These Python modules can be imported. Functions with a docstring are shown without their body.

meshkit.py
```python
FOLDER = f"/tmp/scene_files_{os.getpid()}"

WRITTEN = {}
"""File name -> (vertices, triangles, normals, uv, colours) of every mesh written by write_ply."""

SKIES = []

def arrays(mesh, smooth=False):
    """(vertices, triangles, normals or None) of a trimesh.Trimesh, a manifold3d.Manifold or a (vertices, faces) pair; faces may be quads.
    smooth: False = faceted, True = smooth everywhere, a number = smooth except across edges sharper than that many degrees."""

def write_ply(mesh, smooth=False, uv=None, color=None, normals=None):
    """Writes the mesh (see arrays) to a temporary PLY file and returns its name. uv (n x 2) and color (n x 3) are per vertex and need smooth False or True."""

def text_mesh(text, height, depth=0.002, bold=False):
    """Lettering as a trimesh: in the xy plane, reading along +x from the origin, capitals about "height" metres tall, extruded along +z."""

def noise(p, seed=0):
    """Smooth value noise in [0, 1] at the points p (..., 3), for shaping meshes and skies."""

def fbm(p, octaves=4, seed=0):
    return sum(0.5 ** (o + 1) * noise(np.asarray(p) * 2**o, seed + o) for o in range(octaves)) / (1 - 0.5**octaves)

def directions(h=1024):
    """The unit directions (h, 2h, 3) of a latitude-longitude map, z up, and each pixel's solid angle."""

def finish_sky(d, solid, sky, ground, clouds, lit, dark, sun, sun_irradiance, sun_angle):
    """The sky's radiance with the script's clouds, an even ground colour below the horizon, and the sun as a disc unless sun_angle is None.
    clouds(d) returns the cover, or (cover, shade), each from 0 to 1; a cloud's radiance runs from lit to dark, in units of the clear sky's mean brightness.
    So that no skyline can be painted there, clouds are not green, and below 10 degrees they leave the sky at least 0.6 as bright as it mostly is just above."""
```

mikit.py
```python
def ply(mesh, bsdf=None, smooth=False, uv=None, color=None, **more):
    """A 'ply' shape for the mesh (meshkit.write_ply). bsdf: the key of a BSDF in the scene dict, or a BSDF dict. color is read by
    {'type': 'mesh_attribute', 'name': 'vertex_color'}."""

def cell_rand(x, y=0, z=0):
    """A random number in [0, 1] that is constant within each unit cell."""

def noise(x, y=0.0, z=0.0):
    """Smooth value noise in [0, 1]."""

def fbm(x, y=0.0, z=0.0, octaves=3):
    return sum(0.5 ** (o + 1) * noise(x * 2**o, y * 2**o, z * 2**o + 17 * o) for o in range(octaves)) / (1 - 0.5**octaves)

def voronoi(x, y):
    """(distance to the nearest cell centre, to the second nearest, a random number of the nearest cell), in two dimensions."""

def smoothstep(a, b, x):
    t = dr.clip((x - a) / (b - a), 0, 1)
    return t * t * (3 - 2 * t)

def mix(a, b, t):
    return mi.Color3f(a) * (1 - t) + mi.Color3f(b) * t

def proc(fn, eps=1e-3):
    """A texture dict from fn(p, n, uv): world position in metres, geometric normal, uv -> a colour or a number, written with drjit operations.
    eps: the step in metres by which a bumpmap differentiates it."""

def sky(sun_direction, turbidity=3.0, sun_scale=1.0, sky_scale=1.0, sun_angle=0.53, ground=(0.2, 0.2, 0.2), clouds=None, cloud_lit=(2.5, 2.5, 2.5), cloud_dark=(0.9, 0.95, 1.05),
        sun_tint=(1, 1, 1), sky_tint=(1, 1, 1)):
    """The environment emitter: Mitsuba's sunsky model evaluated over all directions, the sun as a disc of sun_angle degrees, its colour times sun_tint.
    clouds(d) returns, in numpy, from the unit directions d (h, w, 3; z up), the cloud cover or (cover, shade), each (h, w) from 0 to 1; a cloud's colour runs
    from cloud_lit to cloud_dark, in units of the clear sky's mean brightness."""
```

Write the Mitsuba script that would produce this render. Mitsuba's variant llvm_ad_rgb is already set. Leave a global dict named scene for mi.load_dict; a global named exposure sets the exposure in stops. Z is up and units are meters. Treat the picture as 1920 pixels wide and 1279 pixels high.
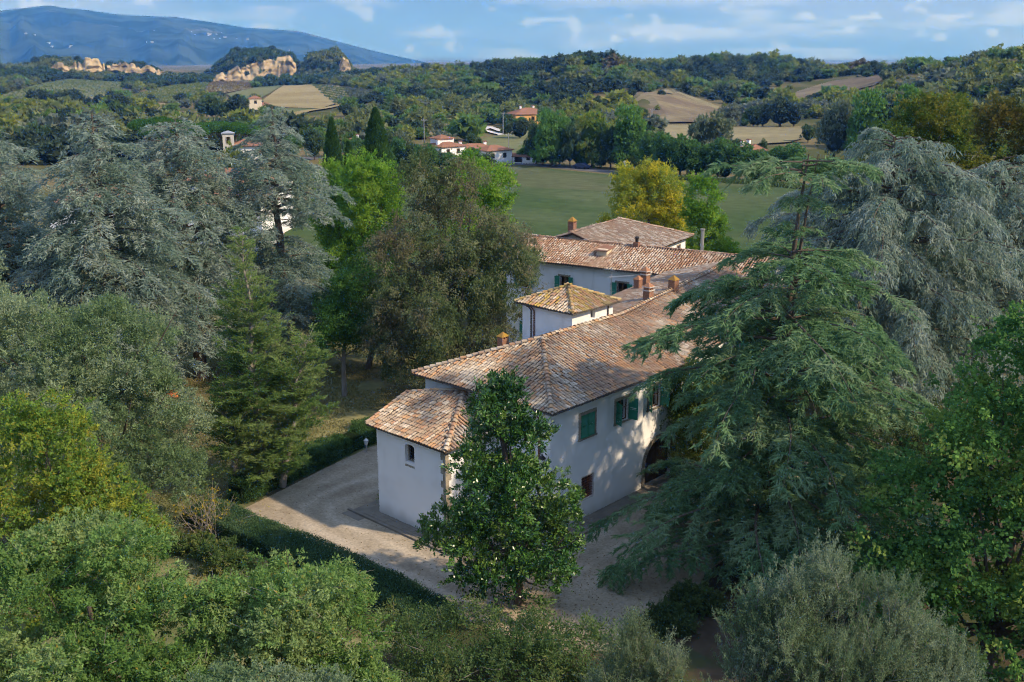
import math
import numpy as np, trimesh, mitsuba as mi, mikit, meshkit
import drjit as dr
from shapely.geometry import Polygon, Point, LineString, box as sbox
from shapely import affinity
from shapely.prepared import prep
from scipy.interpolate import PchipInterpolator
from scipy.ndimage import map_coordinates

T = mi.ScalarTransform4f
scene, labels = {}, {}

# ------------------------------------------------------------------ camera, sky, exposure
PITCH = 15.395
EYE = (0.0, 0.0, 27.0)
scene['camera'] = {'type': 'perspective', 'fov': 53.1, 'fov_axis': 'x', 'near_clip': 0.5, 'far_clip': 40000.0,
                   'to_world': T().look_at(origin=list(EYE), target=[0, math.cos(math.radians(PITCH)), 27 - math.sin(math.radians(PITCH))], up=[0, 0, 1])}
SUN_AZ, SUN_EL = 111.0, 38.0
SUN = (math.sin(math.radians(SUN_AZ)) * math.cos(math.radians(SUN_EL)), math.cos(math.radians(SUN_AZ)) * math.cos(math.radians(SUN_EL)), math.sin(math.radians(SUN_EL)))


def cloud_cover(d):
    """Thin veils, a brighter unseen one added overhead for fill light, and a few small cumulus low over the hills."""
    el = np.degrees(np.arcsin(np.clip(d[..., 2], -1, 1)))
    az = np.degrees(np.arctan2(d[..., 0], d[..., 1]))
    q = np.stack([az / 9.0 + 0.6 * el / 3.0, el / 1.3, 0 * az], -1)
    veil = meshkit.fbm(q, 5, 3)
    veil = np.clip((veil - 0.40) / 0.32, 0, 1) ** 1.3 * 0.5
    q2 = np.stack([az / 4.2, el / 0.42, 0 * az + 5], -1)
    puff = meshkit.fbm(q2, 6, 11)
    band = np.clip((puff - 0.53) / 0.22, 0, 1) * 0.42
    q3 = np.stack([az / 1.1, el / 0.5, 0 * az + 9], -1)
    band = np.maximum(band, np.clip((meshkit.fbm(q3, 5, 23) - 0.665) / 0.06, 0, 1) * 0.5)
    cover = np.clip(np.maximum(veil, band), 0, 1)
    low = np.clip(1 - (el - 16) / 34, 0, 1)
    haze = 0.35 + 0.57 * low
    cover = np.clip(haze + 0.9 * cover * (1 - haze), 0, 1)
    shade = np.clip(0.50 + 0.50 * low - 0.42 * band - 0.24 * veil, 0, 1)  # veil pales with height: unseen upper sky brightened to add fill light
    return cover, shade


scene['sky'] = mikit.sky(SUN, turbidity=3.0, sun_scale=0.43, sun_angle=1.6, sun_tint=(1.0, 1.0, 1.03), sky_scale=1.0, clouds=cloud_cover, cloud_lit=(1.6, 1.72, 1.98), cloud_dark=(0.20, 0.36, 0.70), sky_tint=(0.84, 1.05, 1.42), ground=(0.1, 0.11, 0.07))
exposure = 3.15

# ------------------------------------------------------------------ helpers
Z3 = np.array([0, 0, 1.0])


def unit(v):
    v = np.asarray(v, float)
    return v / np.maximum(np.linalg.norm(v, axis=-1, keepdims=True), 1e-12)


def numbered(key):
    if key not in scene and key not in labels and not any(k.startswith(key + '__') for k in scene):
        return key
    n = 1
    while f'{key}_{n:03d}' in scene or f'{key}_{n:03d}' in labels:
        n += 1
    return f'{key}_{n:03d}'


_count = {}


def nextkey(key):
    """key, key_001, key_002 ... in the order of the calls."""
    n = _count.get(key, 0)
    _count[key] = n + 1
    return key if n == 0 else f'{key}_{n:03d}'


def thing(name, label, category, group=None):
    key = nextkey(name)
    labels[key] = {'label': label, 'category': category}
    if group:
        labels[key]['group'] = group
    return key


def put(name, mesh, bsdf, parent=None, smooth=False, color=None, kind=None, to_world=None, label=None):
    key = nextkey(name if parent is None else f'{parent}__{name}')
    shape = mesh if isinstance(mesh, dict) else mikit.ply(mesh, bsdf, smooth=smooth, color=color)
    if to_world is not None:
        shape = {**shape, 'to_world': to_world}
    scene[key] = shape
    if kind:
        labels.setdefault(key, {})['kind'] = kind
    if label:
        labels.setdefault(key, {})['label'] = label
    return key


def structure(name, mesh, bsdf, label, category, **k):
    key = put(name, mesh, bsdf, kind='structure', **k)
    labels[key].update(label=label, category=category)
    return key


def join(meshes):
    vs, fs, at = [], [], 0
    for m in meshes:
        v, f = (np.asarray(m.vertices), np.asarray(m.faces)) if hasattr(m, 'vertices') else m
        vs.append(v)
        fs.append(np.asarray(f) + at)
        at += len(v)
    return np.vstack(vs), np.vstack(fs)


_BOXF = np.array([[0, 2, 1], [0, 3, 2], [4, 5, 6], [4, 6, 7], [0, 1, 5], [0, 5, 4], [1, 2, 6], [1, 6, 5], [2, 3, 7], [2, 7, 6], [3, 0, 4], [3, 4, 7]])


def box(x0, x1, y0, y1, z0, z1):
    return np.array([[x0, y0, z0], [x1, y0, z0], [x1, y1, z0], [x0, y1, z0], [x0, y0, z1], [x1, y0, z1], [x1, y1, z1], [x0, y1, z1]], float), _BOXF


class Frame:
    """A local frame: point(a, b, z) = origin + a*A + b*B + z up."""

    def __init__(self, o, A, B):
        self.o, self.A, self.B = np.array(o, float), np.array(A, float), np.array(B, float)

    def pt(self, a, b, z):
        a, b, z = np.broadcast_arrays(np.asarray(a, float), np.asarray(b, float), np.asarray(z, float))
        return self.o + a[..., None] * self.A + b[..., None] * self.B + z[..., None] * Z3

    def mesh(self, m):
        v, f = (np.asarray(m.vertices), np.asarray(m.faces)) if hasattr(m, 'vertices') else m
        w = self.pt(v[:, 0], v[:, 1], v[:, 2])
        if np.dot(np.cross(self.A, self.B), Z3) < 0:
            f = np.asarray(f)[:, ::-1]
        return w, f

    def sub(self, a, b, z, ang=0.0):
        c, s = math.cos(ang), math.sin(ang)
        return Frame(self.pt(a, b, z), c * self.A + s * self.B, -s * self.A + c * self.B)


def tube(points, radii, sides=7, cap=True):
    p = np.asarray(points, float)
    r = np.broadcast_to(np.asarray(radii, float), (len(p),))
    t = unit(np.gradient(p, axis=0))
    ref = np.where(np.abs(t[:, 2:]) < 0.9, [0, 0, 1.0], [1.0, 0, 0])
    a = unit(np.cross(t, ref))
    b = np.cross(t, a)
    ang = np.arange(sides) * 2 * np.pi / sides
    v = (p[:, None] + r[:, None, None] * (np.cos(ang)[None, :, None] * a[:, None] + np.sin(ang)[None, :, None] * b[:, None])).reshape(-1, 3)
    i, j = np.meshgrid(np.arange(len(p) - 1), np.arange(sides), indexing='ij')
    k = (j + 1) % sides
    q = np.stack([i * sides + j, i * sides + k, (i + 1) * sides + k, (i + 1) * sides + j], -1).reshape(-1, 4)
    f = np.vstack([q[:, [0, 1, 2]], q[:, [0, 2, 3]]])
    if cap:
        n = len(v)
        v = np.vstack([v, p[:1], p[-1:]])
        j = np.arange(sides)
        f = np.vstack([f, np.stack([j * 0 + n, (j + 1) % sides, j], 1), np.stack([j * 0 + n + 1, (len(p) - 1) * sides + j, (len(p) - 1) * sides + (j + 1) % sides], 1)])
    return v, f


def sheet(poly, z, cell=None):
    """A flat polygon as triangles, facing up."""
    g = poly if isinstance(poly, Polygon) else Polygon(poly)
    v, f = trimesh.creation.triangulate_polygon(g, engine='earcut')
    v = np.c_[v, np.full(len(v), z)]
    f = np.asarray(f)
    up = np.cross(v[f[:, 1]] - v[f[:, 0]], v[f[:, 2]] - v[f[:, 0]])[:, 2] < 0
    f[up] = f[up][:, ::-1]
    return v, f


# ------------------------------------------------------------------ materials
def rgb(c):
    return {'type': 'rgb', 'value': [float(x) for x in c]}


def diffuse(name, c):
    scene[name] = {'type': 'twosided', 'bsdf': {'type': 'diffuse', 'reflectance': c if isinstance(c, dict) else rgb(c)}}


def rough(name, c, roughness=0.5, spec=0.4, **k):
    scene[name] = {'type': 'twosided', 'bsdf': {'type': 'principled', 'base_color': c if isinstance(c, dict) else rgb(c), 'roughness': roughness, 'specular': spec, **k}}


VC = {'type': 'mesh_attribute', 'name': 'vertex_color'}
scene['leaf'] = {'type': 'principledthin', 'base_color': dict(VC), 'roughness': 0.6, 'diff_trans': 1.05, 'spec_trans': 0.0}
rough('glossy_leaf', dict(VC), 0.32, 0.5)
diffuse('tinted', dict(VC))
S, M, N, FB = mikit.smoothstep, mikit.mix, mikit.noise, mikit.fbm


def plaster_fn(p, n, uv):
    streak = FB(p.x * 1.7, p.y * 1.7, p.z * 0.5, 4)
    blot = FB(p.x * 0.45 + 7, p.y * 0.45, p.z * 0.6, 4)
    base = M((0.84, 0.84, 0.83), (0.72, 0.71, 0.69), S(0.45, 0.8, blot) * 0.6 + S(0.55, 0.85, streak) * 0.35)
    base = M(base, (0.60, 0.59, 0.56), S(0.5, 0.72, FB(p.x * 1.9, p.y * 1.9, p.z * 0.3 + 3, 5)) * S(3.0, 7.6, p.z) * 0.4)
    dirt = S(1.1, 0.15, p.z + 0.8 * FB(p.x * 1.2, p.y * 1.2, 0.0, 3) - 0.3)
    return M(base, (0.45, 0.42, 0.37), dirt * 0.55)


diffuse('white_plaster', mikit.proc(plaster_fn))
diffuse('cream_plaster', (0.66, 0.58, 0.42))
diffuse('ochre_plaster', (0.72, 0.42, 0.16))


def stone_fn(p, n, uv):
    a = FB(p.x * 3, p.y * 3, p.z * 3, 4)
    return M((0.20, 0.175, 0.135), (0.36, 0.32, 0.25), S(0.3, 0.7, a))


diffuse('sandstone_trim', mikit.proc(stone_fn))
diffuse('pan_tiles', mikit.proc(lambda p, n, uv: M((0.05, 0.032, 0.024), (0.10, 0.068, 0.05), FB(p.x * 4, p.y * 4, p.z * 4, 3))))
rough('green_shutter', mikit.proc(lambda p, n, uv: M((0.018, 0.185, 0.105), (0.04, 0.25, 0.155), FB(p.x * 2, p.y * 2, p.z * 5, 3))), 0.45, 0.4)
rough('brown_wood', mikit.proc(lambda p, n, uv: M((0.09, 0.04, 0.016), (0.22, 0.10, 0.035), FB(p.x * 7, p.y * 7, p.z * 1.5, 3))), 0.45, 0.4)
rough('dark_door', (0.04, 0.026, 0.017), 0.4, 0.4)
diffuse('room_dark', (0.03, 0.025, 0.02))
scene['pane_glass'] = {'type': 'thindielectric', 'int_ior': 1.5}
rough('gutter_metal', (0.085, 0.075, 0.065), 0.45, 0.5)
rough('rust_pipe', (0.17, 0.065, 0.04), 0.5, 0.4)
rough('black_iron', (0.02, 0.02, 0.02), 0.5, 0.4)
rough('zinc', (0.45, 0.45, 0.44), 0.4, 0.5, metallic=0.6)
diffuse('roof_cap', (0.34, 0.175, 0.10))
diffuse('brick', mikit.proc(lambda p, n, uv: M(M((0.29, 0.13, 0.07), (0.19, 0.09, 0.055), FB(p.x * 5, p.y * 5, p.z * 14, 3)), (0.42, 0.36, 0.30), S(0.80, 0.97, dr.abs(dr.sin(p.z * 42.0))) * 0.5)))
diffuse('mossy_tile', mikit.proc(lambda p, n, uv: M((0.30, 0.15, 0.07), (0.34, 0.23, 0.03), FB(p.x * 5, p.y * 5, p.z * 5, 3))))
diffuse('lime_mortar', (0.55, 0.52, 0.47))
diffuse('white_paint', (0.75, 0.75, 0.76))
diffuse('terracotta', (0.50, 0.19, 0.07))
diffuse('far_roof', mikit.proc(lambda p, n, uv: M((0.30, 0.155, 0.10), (0.22, 0.125, 0.085), FB(p.x * 1.2, p.y * 1.2, p.z * 3, 3))))
diffuse('bark', mikit.proc(lambda p, n, uv: M((0.07, 0.052, 0.04), (0.17, 0.14, 0.115), FB(p.x * 5, p.y * 5, p.z * 1.4, 4))))
diffuse('pale_bark', mikit.proc(lambda p, n, uv: M((0.16, 0.14, 0.12), (0.34, 0.31, 0.27), FB(p.x * 4, p.y * 4, p.z * 1.6, 4))))


def ground_fn(p, n, uv):
    r = dr.sqrt(p.x * p.x + p.y * p.y)
    big = FB(p.x * 0.012, p.y * 0.012, 3.0, 4)
    mid = FB(p.x * 0.12, p.y * 0.12, 9.0, 4)
    fine = FB(p.x * 2.3, p.y * 2.3, 1.0, 4)
    lawn = M((0.13, 0.145, 0.058), (0.215, 0.205, 0.095), S(0.3, 0.7, mid))
    lawn = M(lawn, (0.085, 0.095, 0.035), S(0.5, 0.75, FB(p.x * 0.4, p.y * 0.4, 4.0, 3)) * 0.7)
    lawn = lawn * (0.75 + 0.5 * fine)
    litter = M((0.075, 0.066, 0.040), (0.125, 0.108, 0.066), fine)
    lawn = M(lawn, litter, S(0.54, 0.66, FB(p.x * 0.085 + 3.1, p.y * 0.085, 7.0, 3)) * 0.8)
    wild = M((0.075, 0.085, 0.035), (0.16, 0.135, 0.07), S(0.35, 0.65, FB(p.x * 0.03, p.y * 0.03, 5.0, 5)))
    wild = M(wild, (0.20, 0.15, 0.095), S(0.6, 0.75, FB(p.x * 0.02 + 9, p.y * 0.02, 2.0, 4)) * 0.6)
    return M(lawn, wild, S(110, 150, r + 20 * big))


diffuse('ground_mat', mikit.proc(ground_fn))


def gravel_fn(p, n, uv):
    g = FB(p.x * 9, p.y * 9, 2.0, 3)
    w = FB(p.x * 0.45, p.y * 0.45, 6.0, 4)
    c = M((0.345, 0.29, 0.21), (0.42, 0.36, 0.265), S(0.3, 0.7, w))
    c = M(c, (0.26, 0.21, 0.15), S(0.55, 0.75, FB(p.x * 0.25 + 4, p.y * 0.7, 1.0, 4)) * 0.55)
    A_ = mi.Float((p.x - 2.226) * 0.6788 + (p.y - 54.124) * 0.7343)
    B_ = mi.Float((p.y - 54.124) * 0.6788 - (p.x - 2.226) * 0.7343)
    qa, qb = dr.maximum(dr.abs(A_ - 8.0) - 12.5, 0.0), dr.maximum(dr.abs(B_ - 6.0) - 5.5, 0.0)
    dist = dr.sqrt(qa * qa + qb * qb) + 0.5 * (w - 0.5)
    rut = dr.exp(-dr.square((dist - 2.0) / 0.42)) + dr.exp(-dr.square((dist - 3.7) / 0.42)) + 0.6 * dr.exp(-dr.square((dist - 5.3) / 0.5))
    c = M(c * (0.86 + 0.0 * w), (0.47, 0.41, 0.315), dr.minimum(rut, 1.0) * 0.7 * S(0.22, 0.5, FB(p.x * 0.3, p.y * 0.3, 12.0, 3)))
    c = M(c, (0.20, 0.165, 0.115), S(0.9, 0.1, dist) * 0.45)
    litter = S(0.60, 0.70, FB(p.x * 1.7, p.y * 1.7, 8.0, 4)) * S(0.42, 0.62, FB(p.x * 0.22, p.y * 0.22, 3.0, 3))
    c = M(c, (0.15, 0.12, 0.08), litter * 0.22)
    return c * (0.72 + 0.56 * g)


scene['gravel'] = {'type': 'twosided', 'bsdf': {'type': 'bumpmap', 'arbitrary': {**mikit.proc(lambda p, n, uv: FB(p.x * 14, p.y * 14, 0.0, 2), eps=0.01)}, 'scale': 0.02,
                   'bsdf': {'type': 'diffuse', 'reflectance': mikit.proc(gravel_fn)}}}
diffuse('asphalt', mikit.proc(lambda p, n, uv: M((0.10, 0.10, 0.105), (0.15, 0.15, 0.15), FB(p.x * 0.8, p.y * 0.8, 1.0, 3))))


def meadow_fn(p, n, uv):
    a = FB(p.x * 0.035, p.y * 0.05, 2.0, 4)
    b = FB(p.x * 0.6, p.y * 0.6, 5.0, 4)
    lines = 0.5 + 0.5 * dr.sin((p.x * 0.35 + p.y * 0.94) * 1.6 + 2 * a)
    c = M((0.054, 0.088, 0.036), (0.082, 0.108, 0.052), S(0.3, 0.7, a))
    c = M(c, (0.12, 0.122, 0.07), S(0.56, 0.72, FB(p.x * 0.02 + 5, p.y * 0.03, 8.0, 4)) * 0.55)
    return c * (0.72 + 0.5 * b + 0.05 * lines)


diffuse('meadow_mat', mikit.proc(meadow_fn))


def field(name, c1, c2, fx=0.03, fy=0.03, row=None):
    def fn(p, n, uv):
        a = FB(p.x * fx, p.y * fy, 3.0, 4)
        c = M(c1, c2, S(0.3, 0.7, a))
        c = c * (0.82 + 0.36 * FB(p.x * 0.4, p.y * 0.4, 1.0, 3))
        if row:
            s = 0.5 + 0.5 * dr.sin((p.x * row[0] + p.y * row[1]) * row[2])
            c = M(c, row[3], S(0.45, 0.7, s))
        return c
    diffuse(name, mikit.proc(fn))


field('dry_grass', (0.21, 0.19, 0.11), (0.27, 0.235, 0.135), 0.02, 0.06)
field('bare_earth', (0.145, 0.118, 0.085), (0.20, 0.172, 0.105), 0.05, 0.05)
field('straw', (0.24, 0.20, 0.10), (0.29, 0.245, 0.13), 0.02, 0.02)
field('pasture_mat', (0.11, 0.135, 0.065), (0.15, 0.16, 0.08), 0.02, 0.02)
field('scrub_mat', (0.10, 0.115, 0.045), (0.20, 0.165, 0.085), 0.05, 0.05)
field('vine_soil', (0.20, 0.19, 0.095), (0.25, 0.22, 0.12), 0.02, 0.02)
diffuse('white_track', (0.52, 0.49, 0.44))


def cliff_fn(p, n, uv):
    a = FB(p.x * 0.12, p.y * 0.12, p.z * 0.5, 4)
    c = M((0.34, 0.26, 0.14), (0.46, 0.37, 0.215), S(0.3, 0.7, a))
    return M(c, (0.16, 0.13, 0.08), S(0.48, 0.62, FB(p.x * 0.08, p.y * 0.08, p.z * 0.1 + 4, 4)) * 0.8)


diffuse('cliff_mat', mikit.proc(cliff_fn))


def mountain_fn(p, n, uv):
    a = FB(p.x * 0.004, p.y * 0.004, p.z * 0.004, 5)
    b = FB(p.x * 0.02, p.y * 0.02, 3.0, 3)
    c = M((0.020, 0.036, 0.024), (0.045, 0.064, 0.038), S(0.35, 0.65, a))
    return M(c, (0.15, 0.14, 0.085), S(0.66, 0.8, FB(p.x * 0.0022 + 4, p.y * 0.0022, 1.0, 4)) * S(0.4, 0.7, b) * 0.7)


diffuse('mountain_mat', mikit.proc(mountain_fn))


def paving_fn(p, n, uv):
    return M((0.16, 0.145, 0.12), (0.27, 0.245, 0.20), FB(p.x * 2.2, p.y * 2.2, p.z * 2, 4))


diffuse('paving_stone', mikit.proc(paving_fn))
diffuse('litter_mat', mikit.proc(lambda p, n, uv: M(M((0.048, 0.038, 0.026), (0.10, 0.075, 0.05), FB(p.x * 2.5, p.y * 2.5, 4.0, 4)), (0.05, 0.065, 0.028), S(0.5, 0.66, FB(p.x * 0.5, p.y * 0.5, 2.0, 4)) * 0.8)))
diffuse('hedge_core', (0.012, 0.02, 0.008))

# ------------------------------------------------------------------ terrain
TERRAIN_AZ=[-32.44, -25.84, -23.46, -19.71, -15.78, -11.69, -8.04, -5.76, -2.89, 0.0, 2.6, 4.33, 6.05, 7.19, 8.47, 10.01, 13.89, 16.84, 19.19, 21.73, 24.18, 25.84, 34.06]
TERRAIN_R=[300, 360, 430, 520, 620, 740, 880, 1050, 1250, 1500, 1900, 2600]
TERRAIN_Z=[[0.0, 0.4, 0.2, 4.8, 4.3, 4.6, 6.5, 10.4, 14.9, 2.6, 8.0, 0.0],
 [0.0, 0.4, 0.2, 3.0, 2.6, 2.7, 4.8, 8.8, 13.6, 1.0, 8.0, 0.0],
 [0.0, 0.4, 0.2, 2.3, 0.7, 0.6, 2.8, 7.5, 11.6, 0.5, 8.0, 0.0],
 [0.0, 0.4, 0.2, 1.4, -0.9, -1.8, -0.3, 2.2, 4.3, -0.2, 8.0, 0.0],
 [0.0, 0.4, 0.2, 0.8, -0.9, -1.8, 0.3, 2.6, 2.7, -0.8, 8.0, 0.0],
 [0.0, 0.4, 0.2, 0.4, -1.1, -1.2, 1.1, 2.2, 2.2, -1.3, 8.0, 0.0],
 [0.0, 0.4, 0.2, 0.6, 0.1, 1.4, 3.8, 7.0, 7.4, 0.6, 8.0, 0.0],
 [0.0, 0.4, 0.2, 0.5, 1.2, 5.6, 10.1, 12.0, 5.5, 6.4, 8.0, 0.0],
 [0.0, 0.4, 0.5, 0.6, 2.9, 9.1, 14.4, 14.0, 5.4, 6.4, 8.0, 0.0],
 [0.0, 0.4, 0.4, 2.9, 5.9, 12.7, 18.6, 12.9, 5.4, 6.4, 8.0, 0.0],
 [0.0, 0.4, 0.5, 3.4, 9.0, 20.7, 17.4, 11.9, 5.4, 6.4, 8.0, 0.0],
 [0.0, 0.4, 0.5, 4.3, 12.1, 26.1, 18.7, 11.9, 5.4, 6.4, 8.0, 0.0],
 [0.0, 0.4, 0.6, 6.9, 12.1, 20.0, 18.7, 12.0, 5.5, 6.5, 8.0, 0.0],
 [0.0, 0.4, 0.9, 10.0, 8.5, 12.1, 18.3, 13.0, 11.9, 10.4, 8.0, 0.0],
 [0.0, 0.4, 0.9, 9.0, 8.0, 11.8, 19.1, 13.6, 12.3, 10.6, 8.0, 0.0],
 [0.0, 0.4, 1.1, 4.5, 6.3, 11.2, 21.7, 15.2, 13.5, 11.4, 8.0, 0.0],
 [0.0, 0.4, 1.0, 1.9, 6.0, 13.2, 23.0, 15.3, 13.6, 11.4, 8.0, 0.0],
 [0.0, 0.4, 1.4, 3.9, 9.2, 14.7, 14.9, 11.1, 10.4, 9.4, 8.0, 0.0],
 [0.0, 0.4, 2.7, 7.9, 15.2, 18.3, 15.0, 11.3, 10.5, 9.5, 8.0, 0.0],
 [0.0, 0.4, 4.5, 13.0, 19.3, 17.5, 14.4, 13.4, 12.1, 10.5, 8.0, 0.0],
 [0.0, 0.4, 8.8, 20.2, 24.9, 22.5, 18.6, 16.8, 14.7, 12.2, 8.0, 0.0],
 [0.0, 0.4, 12.0, 23.0, 27.9, 25.8, 21.4, 19.2, 16.5, 13.3, 8.0, 0.0],
 [0.0, 0.4, 15.8, 26.0, 30.1, 28.6, 24.3, 21.6, 18.4, 14.4, 8.0, 0.0]]
from scipy.interpolate import PchipInterpolator
from scipy.ndimage import map_coordinates
_r=np.linspace(np.log(300),np.log(2600),240)
_t=PchipInterpolator(np.log(TERRAIN_R),np.array(TERRAIN_Z),axis=1)(_r)
_a=np.linspace(-36,36,289)
_t=PchipInterpolator(TERRAIN_AZ,_t,axis=0,extrapolate=False)(np.clip(_a,TERRAIN_AZ[0],TERRAIN_AZ[-1]))
def height(x,y):
    """Ground height: flat around the villa, low hills beyond the valley meadow."""
    x,y=np.asarray(x,float),np.asarray(y,float)
    r=np.hypot(x,y); az=np.degrees(np.arctan2(x,y))
    ia=(np.clip(az,-36,36)+36)*4; ir=(np.log(np.clip(r,300,2600))-_r[0])/(_r[1]-_r[0])
    z=map_coordinates(_t,[np.ravel(ia),np.ravel(ir)],order=1,mode='nearest').reshape(r.shape)
    return z


MOUNDS = [(-13.4, 1250.0, 2.1, 95.0, 29.0), (-10.05, 1205.0, 1.2, 90.0, 24.0), (-22.9, 1260.0, 1.5, 90.0, 14.0), (-19.9, 1310.0, 1.3, 80.0, 13.0)]
_flat = height


def height(x, y):
    x, y = np.asarray(x, float), np.asarray(y, float)
    z = _flat(x, y)
    rise = 0 * z
    r, az = np.hypot(x, y), np.degrees(np.arctan2(x, y))
    for a0, r0, wa, wr, h in MOUNDS:
        k = np.clip((1.45 - np.sqrt(((az - a0) / wa) ** 2 + ((r - r0 - wr * 0.75) / wr) ** 2)) / 0.95, 0, 1)
        rise = np.maximum(rise, h * k * k * (3 - 2 * k) * (0.75 + 0.5 * meshkit.fbm(np.stack([x * .012, y * .012, 0 * x], -1), 2, 5)))
    return z + rise


def polar_grid(az, r, zfn):
    A_, R_ = np.meshgrid(np.radians(az), r, indexing='ij')
    x, y = R_ * np.sin(A_), R_ * np.cos(A_)
    v = np.stack([x, y, zfn(x, y)], -1).reshape(-1, 3)
    i, j = np.meshgrid(np.arange(len(az) - 1), np.arange(len(r) - 1), indexing='ij')
    n = len(r)
    q = np.stack([i * n + j, i * n + j + 1, (i + 1) * n + j + 1, (i + 1) * n + j], -1).reshape(-1, 4)
    return v, np.vstack([q[:, [0, 2, 1]], q[:, [0, 3, 2]]])


_az = np.concatenate([np.arange(-180, -40, 4.0), np.arange(-40, 40, 0.3), np.arange(40, 180.1, 4.0)])
_rr = np.concatenate([[0.01, 40, 120, 220], np.geomspace(290, 2600, 110), [3000, 3600, 4500, 6000, 8000, 10400]])
structure('ground', polar_grid(_az, _rr, height), 'ground_mat', 'lawn, scrub and low wooded valley ground running out to the hills', 'ground', smooth=True)


def drape(poly, off, cell):
    """The polygon cut into cells and laid on the ground, a little above it."""
    g = Polygon(poly)
    g = g if g.is_valid else g.buffer(0)
    x0, y0, x1, y1 = g.bounds
    vs, fs, at = [], [], 0
    P = prep(g)
    for x in np.arange(x0, x1, cell):
        for y in np.arange(y0, y1, cell):
            c = sbox(x, y, x + cell, y + cell)
            if P.contains(c):
                parts = [c]
            elif P.intersects(c):
                h = c.intersection(g)
                parts = [q for q in getattr(h, 'geoms', [h]) if q.geom_type == 'Polygon' and q.area > 1e-3]
            else:
                continue
            for q in parts:
                v, f = sheet(q, 0.0)
                v[:, 2] = height(v[:, 0], v[:, 1]) + off
                vs.append(v)
                fs.append(f + at)
                at += len(v)
    return np.vstack(vs), np.vstack(fs)


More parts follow.
